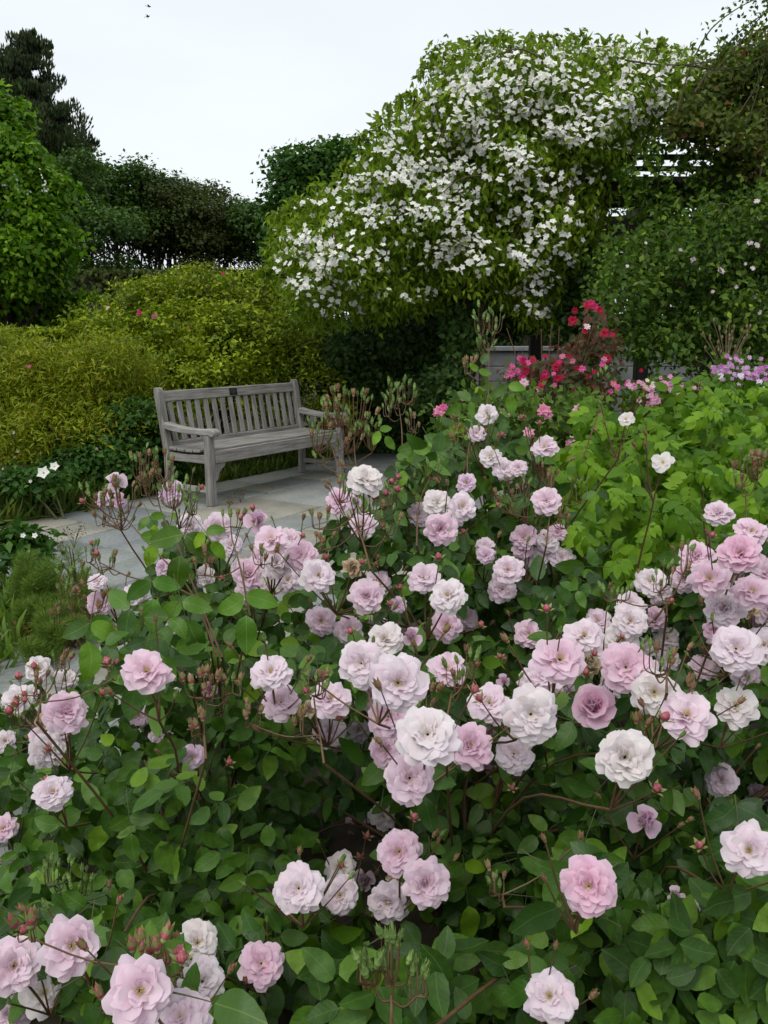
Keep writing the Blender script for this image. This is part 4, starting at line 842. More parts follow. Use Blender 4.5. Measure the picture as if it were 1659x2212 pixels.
# lime-green leafy shrub
LP_ = [(1200, 1010), (1250, 930), (1290, 850), (1330, 900), (1420, 880), (1450, 830), (1500, 815), (1600, 830), (1900, 815), (1900, 1130), (1560, 1130), (1470, 1200), (1360, 1260), (1290, 1230), (1210, 1120)]
b = at(1450, 733, 3.2); b[2] = 0
lime = thing('lime_shrub', 'lime-green shrub of drooping compound leaves, right of the pink roses and nearly flowerless', 'shrub', b)
def compound(tpl_seed, nl=7, L=1.0, droop=.55):
    a = Acc(); r = np.random.default_rng(tpl_seed); tl = [tpl_ovate(tpl_seed*10+k, 5, .26, .01, .08, .28) for k in range(3)]
    t = np.linspace(0, 1, 6); spine = np.stack([np.zeros(6), t*L*.62, -.10*droop*t*t*2], -1); put_tube(a, spine, .012, 3)
    for k in range(nl):
        if k == nl-1: q, dr = 1.0, np.array([0, 1, -droop])
        else: q = .3 + .68*(k//2)/max(1, (nl-2)//2); dr = np.array([1 if k % 2 else -1, .55, -droop]) + r.normal(0, .1, 3)
        p = np.array([0, q*.62*L, -.2*droop*q*q*.5]); put_cloud(a, p[None], unit(dr)[None], unit(np.array([[0, .2, 1.]]) + r.normal(0, .12, (1, 3))), np.array([L*r.uniform(.40, .50)]), tl[k % 3], np.array([.5]))
    return a
CL = [compound(s).mesh('leaf', M['lime_leaf'], False) for s in range(5)]
def lime_Y(x, y): return float(np.interp(y, [815, 900, 1000, 1100, 1250], [4.1, 3.6, 3.0, 2.6, 2.25])) + (.3 if x < 1240 else 0)
def lump(x, y): return .34*math.sin(x*.031 + 1)*math.sin(y*.045 + x*.008) + .08*math.sin(x*.07+y*.05)
Q = poly_sample(LP_, 300)
for q in Q:
    p = at(q[0], q[1], lime_Y(*q) + lump(*q) + R.uniform(-.08, .1)); nr = unit(np.array([R.gauss(0, .4), -.7 + R.gauss(0, .3), .7])); ax = unit(np.array([R.gauss(0, .7), -.6, -.45 + R.gauss(0, .25)]))
    link('leaf', R.choice(CL), lime, mat4(p-b, ax, nr, R.uniform(.080, .125)))
Q = poly_sample(LP_, 2300); P = np.array([at(q[0], q[1], lime_Y(*q) + lump(*q) + R.uniform(.10, .6)) for q in Q])
TO = tpl_ovate(3, 4, .3, .0, .08, .2)
foliage(lime, P, unit(rng.normal(size=P.shape) + [0, -.4, -.3]), unit(rng.normal(size=P.shape)*.5 + [0, -.3, .8]), .068, TO, M['lime_leaf_mass'], 'foliage', b)
a = Acc()
for k in range(60):
    q = Q[k]; put_tube(a, curve((R.uniform(-.3, .3), R.uniform(-.3, .3), 0), P[k]-b, (0, 0, .05), 6), np.linspace(.008, .003, 6), 4)
link('stems', a.mesh('stems', M['green_stem']), lime)

# two birds far up in the sky
M['bird'] = plain('bird', [(0, (.02, .02, .022)), (1, (.035, .035, .04))], 9)
for x, y, tl_, lab in ((321, 14, .2, 'upper of the two tiny dark birds flying against the pale sky'), (319, 36, -.15, 'lower of the two tiny dark birds flying against the pale sky')):
    p = at(x, y, 38); a = Acc(); put_tube(a, [(-.09, 0, 0), (-.03, 0, .005), (.04, 0, .008), (.085, 0, .012), (.10, 0, .012)], [.006, .022, .026, .015, .004], 8)
    o = link('bird', a.mesh('bird', M['bird'], True), None, Matrix.Translation(p)@Matrix.Rotation(tl_, 4, 'Y')); o['label'] = lab; o['category'] = 'bird'; o['group'] = 'birds in the sky'
    for s in (-1, 1):
        a = Acc(); a.add([(.05, 0, .012), (-.03, 0, .01), (-.02, s*.10, .035), (.03, s*.10, .035), (-.07, s*.22, .01), (.05, 0, .004), (-.03, 0, .002), (-.02, s*.10, .029), (.03, s*.10, .029)], [[0, 1, 2], [0, 2, 3], [3, 2, 4], [5, 7, 6], [5, 8, 7], [8, 4, 7]]); link('wing', a.mesh('wing', M['bird']), o)
    a = Acc(); a.add([(-.085, -.006, 0), (-.085, .006, 0), (-.15, -.03, 0), (-.15, .03, 0), (-.085, 0, .006)], [[0, 1, 3], [0, 3, 2], [0, 2, 4], [2, 3, 4], [3, 1, 4]]); link('tail', a.mesh('tail', M['bird']), o)

# ------------------------------------------------------------------ foreground: pale pink rose bushes
# blooms: x, y, width (frame units), type, lean up, lean sideways     o open, w whitish, p deeper pink, h cupped, s seen from the side, d faded brown, q single
BLOOMS = [(470,1138,62,'o'),(410,1136,55,'w'),(552,1126,58,'h',.5),(585,1163,78,'o',.9),(650,1198,72,'o',.5),(597,1216,70,'w',.5),(535,1241,70,'o',.3,-.4),(687,1243,75,'o',.6,.3),(542,1278,62,'o',-.1),(760,1226,52,'d'),(792,1288,74,'o'),(820,1260,60,'o',.3,.4),
 (442,1246,52,'w',0,-.9),(352,1226,42,'s',.3,-.8),(515,1226,40,'o',.2,-.5),(215,1303,54,'o',.2,.3),(210,1256,42,'o',1.1),(290,1283,52,'o',.9),(375,1353,36,'s',-.2),(695,1341,66,'o',0,.2),(755,1361,64,'o',.2,.3),(317,1448,105,'o',1.1,.3),(585,1451,87,'o',1.1),
 (607,1516,82,'o',.7,.2),(715,1506,88,'o',.8,.3),(667,1533,42,'d'),(712,1581,72,'o',.1,.3),(775,1576,52,'w',0,-.5),(780,1433,100,'o',.1,-.3),(832,1381,80,'w',.7),(85,1446,58,'w',.4),(140,1470,52,'w',.5),(35,1511,66,'w',.1,-.6),(142,1538,93,'o',.7,.3),(95,1558,42,'d'),(90,1590,60,'o',.2,-.5),
 (103,1621,76,'w',0,.3),(12,1600,50,'w',.2,-.3),(300,1546,55,'o',.3),(415,1635,56,'s',0),(345,1592,46,'o',-.2),(452,1488,34,'b'),(250,1042,48,'h',.6),(220,1078,38,'s',.2,-.7),(258,1080,34,'h',-.4),(372,1063,54,'s',.3),(790,1035,76,'w',1.0),(732,1083,60,'o',.4,-.4),(764,1083,36,'h',.5,.5),
 (782,1131,63,'o',1.0),(905,1110,55,'o',.2,-.6),(945,1085,62,'w',.7),(1000,1093,65,'o',.5,.3),(952,1143,70,'o',.1),(915,1246,70,'o',.8,-.3),(967,1286,78,'w',.6),(965,1351,70,'o',.2),(1007,1336,54,'o',.3,.4),(860,1306,36,'s',0),(1132,1158,56,'o',.6,-.3),(1182,1166,56,'w',.6),(1157,1208,54,'o',.1),
 (1214,1203,56,'o',.8,.4),(1097,1231,66,'o',.3),(1085,1273,60,'o',-.1),(1050,1200,40,'s',.2),(1142,1368,62,'o',.3),(967,1441,82,'o',1.0,.2),(860,1476,125,'o',.1),(890,1376,46,'h',.6),(1057,1518,88,'o',.6,-.2),(1147,1543,118,'w',-.1,.1),(924,1585,134,'w',.7),(838,1548,95,'o',.2,-.4),(833,1618,80,'o',0,-.5),
 (885,1681,110,'o',-.1,.1),(1015,1611,100,'p',.5,.2),(1110,1628,82,'o',.3),(1210,1421,112,'o',.7),(1178,1456,88,'o',.2,-.4),(1267,1441,80,'d'),(1262,1371,86,'o',.9),(1290,1341,58,'o',.4,-.3),(1362,1341,78,'w',.5),(1362,1306,62,'w',.9),(1345,1380,76,'w',.3),(1415,1336,56,'o',.6,.3),(1442,1378,56,'w',.4,.3),
 (1352,1441,105,'p',.2,.1),(1282,1528,105,'c',.3),(1414,1496,100,'w',0,.2),(1390,1403,50,'w',.2),(1484,1543,115,'o',.6,.3),(1590,1523,90,'w',.3),(1590,1401,102,'o',.3),(1650,1393,80,'w',.3,.2),(1564,1313,82,'w',.7),(1554,1363,68,'p',.2,-.4),(1625,1276,85,'o',.8),(1624,1318,44,'d'),(1640,1345,55,'p',-.1),
 (1532,1248,86,'o',.4),(1504,1201,72,'o',.8,-.3),(1599,1196,90,'p',.8),(1404,1256,64,'w',.3,-.2),(1427,1282,50,'w',0,.3),(1552,1108,60,'o',1.1),(1625,1146,72,'o',.9),(1350,1636,120,'w',-.1),(1557,1684,72,'o',.4,-.6),(862,1840,95,'o',.1),(920,1907,100,'o',0,.1),(852,1902,46,'d'),(838,1950,85,'o',-.3,-.1),
 (828,1762,60,'w',.5,.5),(1272,1914,120,'p',0),(1187,2151,110,'o',0),(1360,2189,90,'o',.1),(975,2144,68,'q',.2),(945,2108,60,'q',.1,-.4),(1395,1776,70,'h',.5),(1460,1935,40,'h',.2),(1500,1955,38,'q',-.3,.4),(1617,1836,112,'o',.1,-.2),(1635,1714,52,'o',.9,.3),(1652,2075,60,'o',0,.3),(115,1711,80,'o',.9),(5,1789,60,'o',.2,-.4),
 (645,1919,103,'o',0),(737,1874,72,'w',.5),(735,1934,82,'o',0),(785,1900,48,'h',.2),(800,1840,44,'w',.6),(775,1779,56,'p',1.1),(155,2044,122,'o',.1,.1),(30,2086,112,'o',.1,.2),(97,2144,92,'w',.3),(25,2189,80,'o',.4),(302,2141,140,'o',.1),(390,2196,125,'o',.9),(427,2036,92,'w',.2,.2),(437,2120,95,'w',.3),(565,2081,94,'p',.2),
 (790,2206,72,'o',.5),(685,2195,45,'q',.6),(600,1782,44,'w',-.2,-.3),(1052,893,48,'w',.5),(1060,985,52,'w',.9),(1090,1013,50,'o',.5,.4),(1177,963,56,'o',1.1),(1007,1043,44,'s',.3,-.4),(1180,1081,64,'o',.4),(1352,905,34,'q',.6),(1432,998,46,'q',.5),(1050,1180,44,'o',.7),(1150,1468,66,'o',.4),(1312,1402,58,'o',.5),(1402,1452,60,'o',.3,.3),(1238,1486,54,'o',.1),(882,1556,70,'o',.4,-.2),(800,1502,70,'o',.2,-.4),(1660,1240,70,'o',.5),(1580,1252,58,'o',.4),(1560,1286,56,'w',.4),(1662,1318,66,'o',.3),(1478,1250,58,'o',.3,-.4),
 (622,1252,58,'o',.3),(568,1206,58,'o',.3,-.3),(500,1178,50,'o',.5),(625,1166,56,'o',.8),(930,1118,50,'o',.4),(976,1118,50,'o',.6),(1196,1192,46,'o',.5),(1130,1186,46,'o',.3),(1066,1566,60,'o',.3),(1068,1650,54,'p',.3,.3),(1325,1480,56,'o',.2,.4),(1445,1425,56,'w',.5),(1520,1440,60,'o',.5),(1610,1460,62,'o',.2),(760,1890,56,'o',.3),(815,1870,56,'o',.4),(890,1950,60,'o',0,.3),
 (1120,1010,40,'o',.6),(1030,935,38,'o',.5),(1205,1150,40,'o',.5),(440,1180,48,'o',.3,-.4),(60,1500,44,'w',.5),(120,1590,50,'o',.3),(1088,1470,30,'h',.3),(1235,1500,40,'o',0)]
DEPTHS = []
for bl in BLOOMS:
    if bl[3] in 'owpc' and bl[2] > 46: DEPTHS.append((bl[0], bl[1], float(np.clip(127/bl[2], .84, 2.35))))
DEPTHS += [(300, 1130, 1.9), (200, 1050, 2.3), (1000, 880, 2.6), (700, 860, 2.6), (120, 1330, 1.8), (480, 1850, 1.3), (480, 1980, 1.3), (1400, 2080, 1.25), (760, 2050, 1.25), (1030, 700, 2.7), (1620, 1000, 1.9), (1200, 1050, 2.3), (330, 1800, 1.25), (300, 1700, 1.3)]
DA = np.array(DEPTHS)
def depth_at(x, y):
    d2 = (DA[:, 0]-x)**2 + (DA[:, 1]-y)**2 + 45.0**2; w = d2**-1.6; return float((w*DA[:, 2]).sum()/w.sum())

# --- bloom shapes (facing +Z, radius about 1)
def petal(L, W, a0, a1, cup, wave, r0, z0, az, r, nu=4, nv=5, notch=.07, twist=0.0):
    vs = np.linspace(0, 1, nv); V = []; UV = []; rr, hh = r0, z0; ph = r.uniform(0, 6)
    for i, v in enumerate(vs):
        ang = a0 + (a1-a0)*v**1.3
        if i: dl = L/(nv-1); rr += math.cos(ang)*dl; hh += math.sin(ang)*dl
        w = W*(.28 + .72*math.sin(min(1, v/.66)*PI/2))
        for j in range(nu+1):
            u = -1 + 2*j/nu; ed = cup*u*u*w + wave*math.sin(2.6*u+ph)*v*v - (notch*L*(1-abs(u))**2 if i == nv-1 else 0)*0
            x = u*w; ex = -notch*L*max(0, 1-abs(u)*1.6) if i == nv-1 else 0
            kk = 1 - .34*abs(u)**2.2*v*v; r_ = r0 + (rr-r0)*kk + (-math.sin(ang))*ed + ex*math.cos(ang); h_ = z0 + (hh-z0)*kk + math.cos(ang)*ed + ex*math.sin(ang) + twist*u*w
            c, s_ = math.cos(az), math.sin(az); V.append([r_*c - x*s_, r_*s_ + x*c, h_]); UV.append([.5+.5*u, v])
    T = []
    for i in range(nv-1):
        for j in range(nu):
            q = i*(nu+1)+j; T += [[q, q+1, q+nu+2], [q, q+nu+2, q+nu+1]]
    return np.array(V), np.array(T), np.array(UV)
def bloom_layers(kind, r):
    d = math.radians; L_ = []
    def ring(n, L, W, a0, a1, cup=.18, wave=.05, r0=.05, z0=0, jit=.12, tw=.12):
        o = r.uniform(0, 6)
        for k in range(n):
            L_.append(petal(L*r.uniform(.88, 1.08), W*r.uniform(.85, 1.12), d(a0 + r.normal(0, 7)), d(a1 + r.normal(0, 9)), cup*r.uniform(.4, 1.4), wave*r.uniform(.5, 1.6), r0, z0, o + k*2*PI/n + r.normal(0, jit), r, twist=r.normal(0, tw)))
    if kind == 'open':
        ring(10, 1.0, .31, 16, -24, .16, .07); ring(10, .95, .30, 26, -10, .18, .07, z0=.02); ring(10, .84, .28, 36, 2, .2, .08, z0=.04); ring(9, .70, .25, 46, 12, .25, .09, z0=.06, jit=.2); ring(8, .54, .20, 54, 20, .3, .11, z0=.07, jit=.35); ring(7, .38, .14, 60, 34, .35, .12, .04, .08, .5)
    elif kind == 'full':
        ring(11, 1.0, .30, 22, -20, .16, .08); ring(10, .96, .30, 34, -4, .18, .08, z0=.02); ring(10, .86, .28, 46, 12, .22, .09, z0=.04); ring(10, .72, .24, 54, 24, .3, .11, z0=.06, jit=.2); ring(9, .56, .19, 62, 36, .35, .14, z0=.08, jit=.4); ring(7, .42, .15, 70, 50, .4, .15, .04, .08, .6)
    elif kind == 'loose':
        ring(9, 1.0, .34, 16, -30, wave=.1); ring(8, .90, .33, 30, -8, wave=.1, jit=.2); ring(8, .72, .27, 44, 16, .25, .12, jit=.25); ring(7, .50, .18, 58, 36, .3, .13, jit=.5)
    elif kind == 'cup':
        ring(6, 1.02, .5, 40, -10, .2); ring(6, .98, .46, 62, 48, .32); ring(7, .86, .40, 74, 72, .4); ring(7, .72, .32, 82, 88, .45, .1); ring(6, .62, .24, 86, 94, .5, .12, .02, .05, .4)
    elif kind == 'half':
        ring(3, .95, .5, 35, -20, .2); ring(5, 1.05, .5, 70, 84, .42); ring(5, 1.1, .44, 80, 96, .5); ring(4, 1.05, .34, 86, 100, .5, .05, .01)
    elif kind == 'dead':
        ring(9, .75, .3, 30, 20, .5, .25, tw=.5, jit=.4); ring(9, .7, .26, 55, 70, .6, .3, tw=.5, jit=.5); ring(9, .6, .2, 70, 110, .7, .3, tw=.6, jit=.6); ring(8, .5, .16, 80, 130, .7, .3, tw=.6, jit=.6)
    elif kind == 'single':
        ring(6, 1.0, .46, 22, -8, wave=.09); ring(4, .7, .3, 40, 12, .25, .1, jit=.5)
    return L_
def calyx_acc(a, mat=1, sep=5, sc=1.0):
    put_tube(a, [(0, 0, -.55*sc), (0, 0, -.32*sc), (0, 0, -.16*sc), (0, 0, .02)], [.035, .08*sc, .14*sc, .10*sc], 7, .5, mat)
    an = np.arange(sep)*2*PI/sep; put_cloud(a, np.stack([np.cos(an)*.08, np.sin(an)*.08, np.full(sep, -.06)], -1), np.stack([np.cos(an), np.sin(an), np.full(sep, -.5)], -1), np.tile([0, 0, 1.], (sep, 1)), .42*sc, tpl_flat(.12), None, mat)
def stamens_mesh(r, n=15, rad=.14):
    a = Acc()
    for k in range(n):
        an = r.uniform(0, 2*PI); q = rad*math.sqrt(r.random()); p = np.array([math.cos(an)*q, math.sin(an)*q, .20 + r.uniform(-.03, .06)])
        put_tube(a, [p*np.array([.3, .3, .2]), p], .006, 3); put_tube(a, [p-(0, 0, .01), p+(0, 0, .015), p+(0, 0, .04)], [.008, .022, .008], 4)
    return a.mesh('stamens', M['stamen'])
VAR = {}
for kind, cnt in (('open', 5), ('full', 4), ('loose', 3), ('cup', 2), ('half', 2), ('dead', 2), ('single', 2)):
    VAR[kind] = []
    for k in range(cnt):
        r = np.random.default_rng(100 + k*17 + len(kind)); Ls = bloom_layers(kind, r); a = Acc(); core = Acc(); pm = []
        nsep = 30 if kind in ('open', 'full') else 14
        for i, (v, t, uv) in enumerate(Ls):
            rn = r.random()*.5; a.add(v, t, rn, uv, 0)
            if i < nsep: b_ = Acc(); b_.add(v, t, rn, uv, 0); pm.append(b_.mesh('petal', M['petal'], True))
            else: core.add(v, t, rn, uv, 0)
        calyx_acc(a); calyx_acc(core)
        VAR[kind].append((a.mesh('bloom', [M['petal'], M['sepal']], True), core.mesh('bloom', [M['petal'], M['sepal']], True), pm, stamens_mesh(r) if kind not in ('dead', 'half', 'cup') else None))
def bud_mesh(kind, s):
    r = np.random.default_rng(s); a = Acc()       # height about 1 from the hip to the tip
    prof = {'green': [(0, .03), (.02, .11), (.12, .15), (.22, .13), (.26, .17), (.42, .21), (.6, .14), (.8, .05), (1.05, .006)], 'red': [(0, .03), (.02, .13), (.12, .17), (.22, .15), (.26, .19), (.45, .25), (.65, .20), (.85, .09), (1.0, .015)],
            'pink': [(0, .03), (.02, .12), (.12, .16), (.2, .15), (.26, .22), (.5, .33), (.72, .29), (.92, .14), (1, .03)]}[kind]
    put_tube(a, [(0, 0, z) for z, _ in prof[:4]], [w for _, w in prof[:4]], 7, .5, 1)
    put_tube(a, [(0, 0, z) for z, _ in prof[3:]], [w for _, w in prof[3:]], 8, r.random(), 1 if kind == 'green' else 0)
    n = 5; an = np.arange(n)*2*PI/n + r.random(); sp = {'green': .02, 'red': .17, 'pink': .9}[kind]
    base = np.stack([np.cos(an)*.18, np.sin(an)*.18, np.full(n, .22)], -1); put_cloud(a, base, np.stack([np.cos(an)*sp, np.sin(an)*sp, np.ones(n)*(1 if kind != 'pink' else .5)], -1), np.stack([np.cos(an), np.sin(an), np.zeros(n)], -1), .74 if kind == 'green' else .80, tpl_diamond(.15 if kind == 'green' else .24, -.08, .06), r.random(n), 1)
    if kind == 'pink':
        for k in range(3):
            v, t, uv = petal(.72, .34, 1.15, 1.75, .5, .04, .06, .2, k*2.1 + r.random(), r); a.add(v*np.array([1.1, 1.1, 1]), t, r.random(), uv, 0)
    return a.mesh('bud', [M['bud_petal'], M['bud_green' if kind == 'green' else 'bud_sepal']], True)
M['bud_petal'] = plain('bud_petal', [(.3, (.15, .028, .035)), (.5, (.32, .075, .095)), (.75, (.55, .22, .25))], 3, .5)
M['bud_sepal'] = plain('bud_sepal', [(.25, (.12, .19, .05)), (.5, (.20, .22, .07)), (.75, (.30, .17, .09))], 2.5, .6)
M['bud_green'] = plain('bud_green', [(.3, (.10, .19, .045)), (.55, (.17, .25, .065)), (.8, (.27, .22, .09))], 2.2, .6)
BUDS = {k: [bud_mesh(k, s) for s in range(3)] for k in ('green', 'red', 'pink')}

# --- rose leaves
LT = [tpl_ovate(s, 10, .285, .009, .11, .17) for s in range(5)]
LME = []
for tp in LT:
    a = Acc(); a.add(tp[0], tp[1], .5, tp[2]); LME.append(a.mesh('leaflet', M['rose_leaf']))
def rachis_mesh():
    a = Acc(); t = np.linspace(-.35, 1, 7); put_tube(a, np.stack([0*t, t, -.06*t*t], -1), np.linspace(.017, .009, 7), 4); return a.mesh('leaf', M['green_stem'], True)
RACH = rachis_mesh()
def leaf(parent, pos, axis, nrm, size, n=5, tint=(1, 1, 1), r=R):
    # size = length of the end leaflet; a leaf is a stalk with leaflets as its pieces
    m = mat4(pos-rel(parent), axis, nrm, size); o = link('leaf', RACH, parent, m)
    at_ = [(0, 1.0, 1.0)] + [(s, q, f) for q, f in ((.50, .86), (-.12, .72)) for s in (-1, 1)]
    for s, q, f in at_[:n]:
        ax = np.array([s*1.0 + r.gauss(0, .08), .42 + r.gauss(0, .12) if s else 1.0, -.18 + r.gauss(0, .15)]); nn = np.array([r.gauss(0, .22), r.gauss(0, .2), 1.0])
        k = r.uniform(.9, 1.12); v = r.uniform(.82, 1.15)
        link('leaflet', r.choice(LME), o, mat4(np.array([s*.02, q, -.06*q*q]), ax, nn, f*k), tuple(c*v for c in tint))
    return o
TINTS = [(1, 1, 1), (.8, .9, .95), (.7, .8, .85), (1.1, 1.05, .9), (.75, .85, .8), (1.35, 1.3, .8)]

BUSH = {
 'A': ('rose_bush', 'pale pink rose bush with tall reddish bud stems and bright young leaves before the bench', (-.45, 2.05), [(330, 1130), (480, 1160), (560, 1290), (700, 1310), (740, 1420), (640, 1490), (420, 1430), (330, 1420), (270, 1400), (200, 1400), (230, 1340), (330, 1300)]),
 'B': ('rose_bush', 'middle pale pink rose bush between bench and lime foliage, under tall green buds', (.38, 2.55), [(700, 1130), (830, 1080), (890, 980), (1000, 900), (1110, 880), (1190, 1030), (1230, 1110), (1330, 1200), (1310, 1320), (1120, 1410), (900, 1330), (740, 1320)]),
 'C': ('rose_bush', 'central pale pink rose bush carrying the largest cluster of blooms', (.18, 1.75), [(640, 1450), (760, 1350), (900, 1380), (1250, 1400), (1480, 1450), (1490, 1640), (1350, 1780), (1100, 1850), (980, 1880), (960, 2000), (700, 1980), (580, 1750), (560, 1550)]),
 'D': ('rose_bush', 'front left pale pink rose bush with big round blooms at its foot', (-.48, 1.55), [(-40, 1500), (170, 1480), (330, 1430), (540, 1490), (640, 1700), (690, 1950), (760, 2330), (-40, 2330)]),
 'E': ('rose_bush', 'pale pink rose bush at the right edge in front of the lime foliage', (.72, 1.95), [(1230, 1330), (1400, 1210), (1659, 1150), (1900, 1150), (1930, 1700), (1490, 1680), (1400, 1450)]),
 'F': ('rose_bush', 'front right pale pink rose bush, mostly dark leaves with scattered single blooms', (.5, 1.55), [(960, 1830), (1350, 1720), (1480, 1640), (1900, 1680), (1900, 2330), (740, 2330), (740, 2020), (960, 2000)]),
}
BT = {}
for k, (nm, lab, xy, pl_) in BUSH.items(): BT[k] = thing(nm, lab, 'rose bush', (xy[0], xy[1], .03), group='pale pink rose bushes in the foreground')
def which(x, y):
    best = None
    for k, (_, _, _, pl_) in BUSH.items():
        p = np.array([[x, y]], float); d = 0 if in_poly(p, pl_)[0] else edge_dist(p, pl_)[0]
        if best is None or d < best[0]: best = (d, k)
    return best[1]
TINT = {'o': [(.87, .70, .78), (.88, .75, .81), (.86, .65, .75), (.88, .79, .83)], 'w': [(.87, .82, .82), (.87, .80, .82), (.86, .83, .79)], 'p': [(.85, .56, .69), (.86, .62, .73)], 'c': [(.80, .51, .65)], 'h': [(.79, .54, .69), (.82, .66, .74)], 's': [(.80, .62, .75)], 'd': [(.66, .53, .30), (.72, .60, .38)], 'q': [(.84, .82, .78), (.82, .76, .78)], 'b': [(.74, .35, .45)]}
KIND = {'o': ['open', 'open', 'full', 'loose'], 'w': ['open', 'full', 'loose'], 'p': ['full', 'open'], 'c': ['cup'], 'h': ['half'], 's': ['loose', 'open'], 'd': ['dead'], 'q': ['single'], 'b': ['half']}
clusters = {k: [] for k in BUSH}
n_sep = 0
for bl in sorted(BLOOMS, key=lambda q: -q[2]):
    x, y, w, ty = bl[:4]; up = bl[4] if len(bl) > 4 else R.uniform(.1, .5); sd_ = bl[5] if len(bl) > 5 else R.uniform(-.25, .25)
    k = which(x, y); t = BT[k]; dp = depth_at(x, y)
    if ty in 'dh': dp -= .09 if ty == 'd' else .04
    if ty in 'owp': dp = .5*dp + .5*float(np.clip(127/w, .84, 2.3))
    p = atd(x, y, dp); rad = w/2/F_D*dp
    toC = unit(np.array([0, 0, CAM_H])-p); n = unit(toC + np.array([sd_, 0, up])*1.0 + rng.normal(size=3)*.06)
    kind = R.choice(KIND[ty]); mesh, core, pm, st = R.choice(VAR[kind]); tint = R.choice(TINT[ty]); rad *= {'half': 1.15, 'cup': 1.0, 'dead': 1.25}.get(kind, 1.08)*1.04
    m = mat4(p-rel(t) - n*rad*.12, np.cross(n, rng.normal(size=3)), n, rad)
    lab = {'d': 'faded brown bloom', 'c': 'cupped deeper pink bloom', 'h': 'half-open bloom', 'b': 'bud just opening'}.get(ty)
    if w >= 70 and ty in 'owp':
        o = link('bloom', core, t, m, tint, label=lab)
        for q in pm: link('petal', q, o, None, tuple(c*R.uniform(.97, 1.03) for c in tint))
    else: o = link('bloom', mesh, t, m, tint, label=lab)
    if st and (kind in ('loose', 'single') or R.random() < .5): link('stamens', st, o)
    clusters[k].append((x, y, dp, p, n, rad))

def bud(t, p, ax, size, kind):
    link('bud', R.choice(BUDS[kind]), t, mat4(p-rel(t), np.cross(ax, rng.normal(size=3)), ax, size), (R.uniform(.85, 1.15),)*3)
# canes: blooms that stand close share a node; a cane runs from the node to the base; buds round the node
for k, lst in clusters.items():
    t = BT[k]; b = rel(t); left = list(lst)
    while left:
        s0 = left[0]; grp = [q for q in left if math.hypot(q[0]-s0[0], q[1]-s0[1]) < 115 and abs(q[2]-s0[2]) < .35][:7]; left = [q for q in left if q not in grp]
        c = np.mean([q[3] for q in grp], 0); node = c + np.array([0, .05, -.11]); a = Acc()
        base = b + np.array([R.uniform(-.08, .08), R.uniform(-.08, .08), 0]); mid = (node*.6 + base*.4) + np.array([0, .13, .03])
        put_tube(a, smooth_path([base, mid, node], 10)-b, np.linspace(.0034, .0022, 10), 5)
        for q in grp: put_tube(a, smooth_path([node, (node+q[3])/2 + np.array([0, .01, -.015]), q[3]-q[4]*q[5]*.5], 7)-b, np.linspace(.0024, .0016, 7), 4)
        for j in range(R.randint(3, 5) + len(grp)*3//4):
            q = R.choice(grp); off = np.array([R.uniform(-1, 1)*.055, R.uniform(-.01, .03), R.uniform(-.045, .05)]); p = q[3] + off + unit(off)*q[5]*.75
            ax = unit(off*np.array([1, .5, .5]) + np.array([0, -.02, .06])); sz = R.uniform(.014, .021)
            bud(t, p, ax, sz, R.choice(['green', 'green', 'red', 'red', 'pink'])); put_tube(a, smooth_path([node, (node+p)/2 + np.array([0, .01, -.01]), p], 6)-b, np.linspace(.0018, .0011, 6), 4)
        link('cane', a.mesh('cane', M['cane'], True), t)

# tall sprays of buds: main stem through pts, then tufts (cx, cy, rx, ry, count, kinds)
def spray(k, pts, tufts, size=.019, r0=.0024, stem_mat='cane'):
    t = BT[k]; b = rel(t); a = Acc(); path = smooth_path([atd(x, y, d) for x, y, d in pts], 18); put_tube(a, path-b, np.linspace(r0, r0*.55, 18), 5)
    base = b + np.array([R.uniform(-.05, .05), R.uniform(-.05, .05), 0]); put_tube(a, smooth_path([base, (base*.5 + path[0]*.5) + np.array([0, .04, 0]), path[0]], 8)-b, np.linspace(r0*1.3, r0, 8), 5)
    for cx, cy, rx, ry, n, kinds in tufts:
        dd = pts[-1][2]; tips = []
        foot = atd(cx + R.uniform(-.2, .2)*rx, cy + ry*1.25, dd); i = int(np.argmin(np.linalg.norm(path-foot, axis=1))); i = max(0, i-2)
        put_tube(a, smooth_path([path[i], (path[i]+foot)/2 + np.array([0, 0, -.012]), foot], 7)-b, np.linspace(r0*.55, .0013, 7), 4)
        for j in range(n):
            an = R.uniform(0, 2*PI); q = math.sqrt(R.random()); x, y = cx + rx*q*math.cos(an), cy + ry*q*math.sin(an); p = atd(x, y, dd + R.uniform(-.05, .05))
            ax = unit(np.array([(x-cx)/rx*.45, R.uniform(-.3, .3), 1.0]) + rng.normal(size=3)*.12); sz = size*R.uniform(.8, 1.2)
            put_tube(a, smooth_path([foot, foot*.45 + p*.55 + np.array([(x-cx)/rx*.008, 0, -.012]), p + ax*sz*.03], 7)-b, np.linspace(.0012, .0008, 7), 4)
            bud(t, p, ax, sz, R.choice(kinds))
    link('cane', a.mesh('cane', M[stem_mat], True), t)
g, rd, pk = 'green', 'red', 'pink'
spray('A', [(470, 1420, 1.75), (415, 1281, 1.85), (330, 1185, 1.9), (285, 1135, 1.95), (262, 1110, 1.95)], [(208, 1062, 34, 28, 9, [g, rd, rd]), (262, 1060, 30, 40, 9, [g, rd]), (228, 1110, 36, 18, 6, [g, rd])])
spray('A', [(480, 1420, 1.75), (420, 1270, 1.85), (385, 1180, 1.9), (350, 1110, 1.95), (335, 1050, 1.95)], [(310, 1000, 28, 38, 17, [g, g, g, rd]), (352, 1000, 28, 32, 14, [g, g, rd]), (380, 1062, 36, 30, 16, [g, g, rd]), (420, 1085, 22, 22, 9, [g]), (320, 1045, 24, 20, 8, [g, rd])])
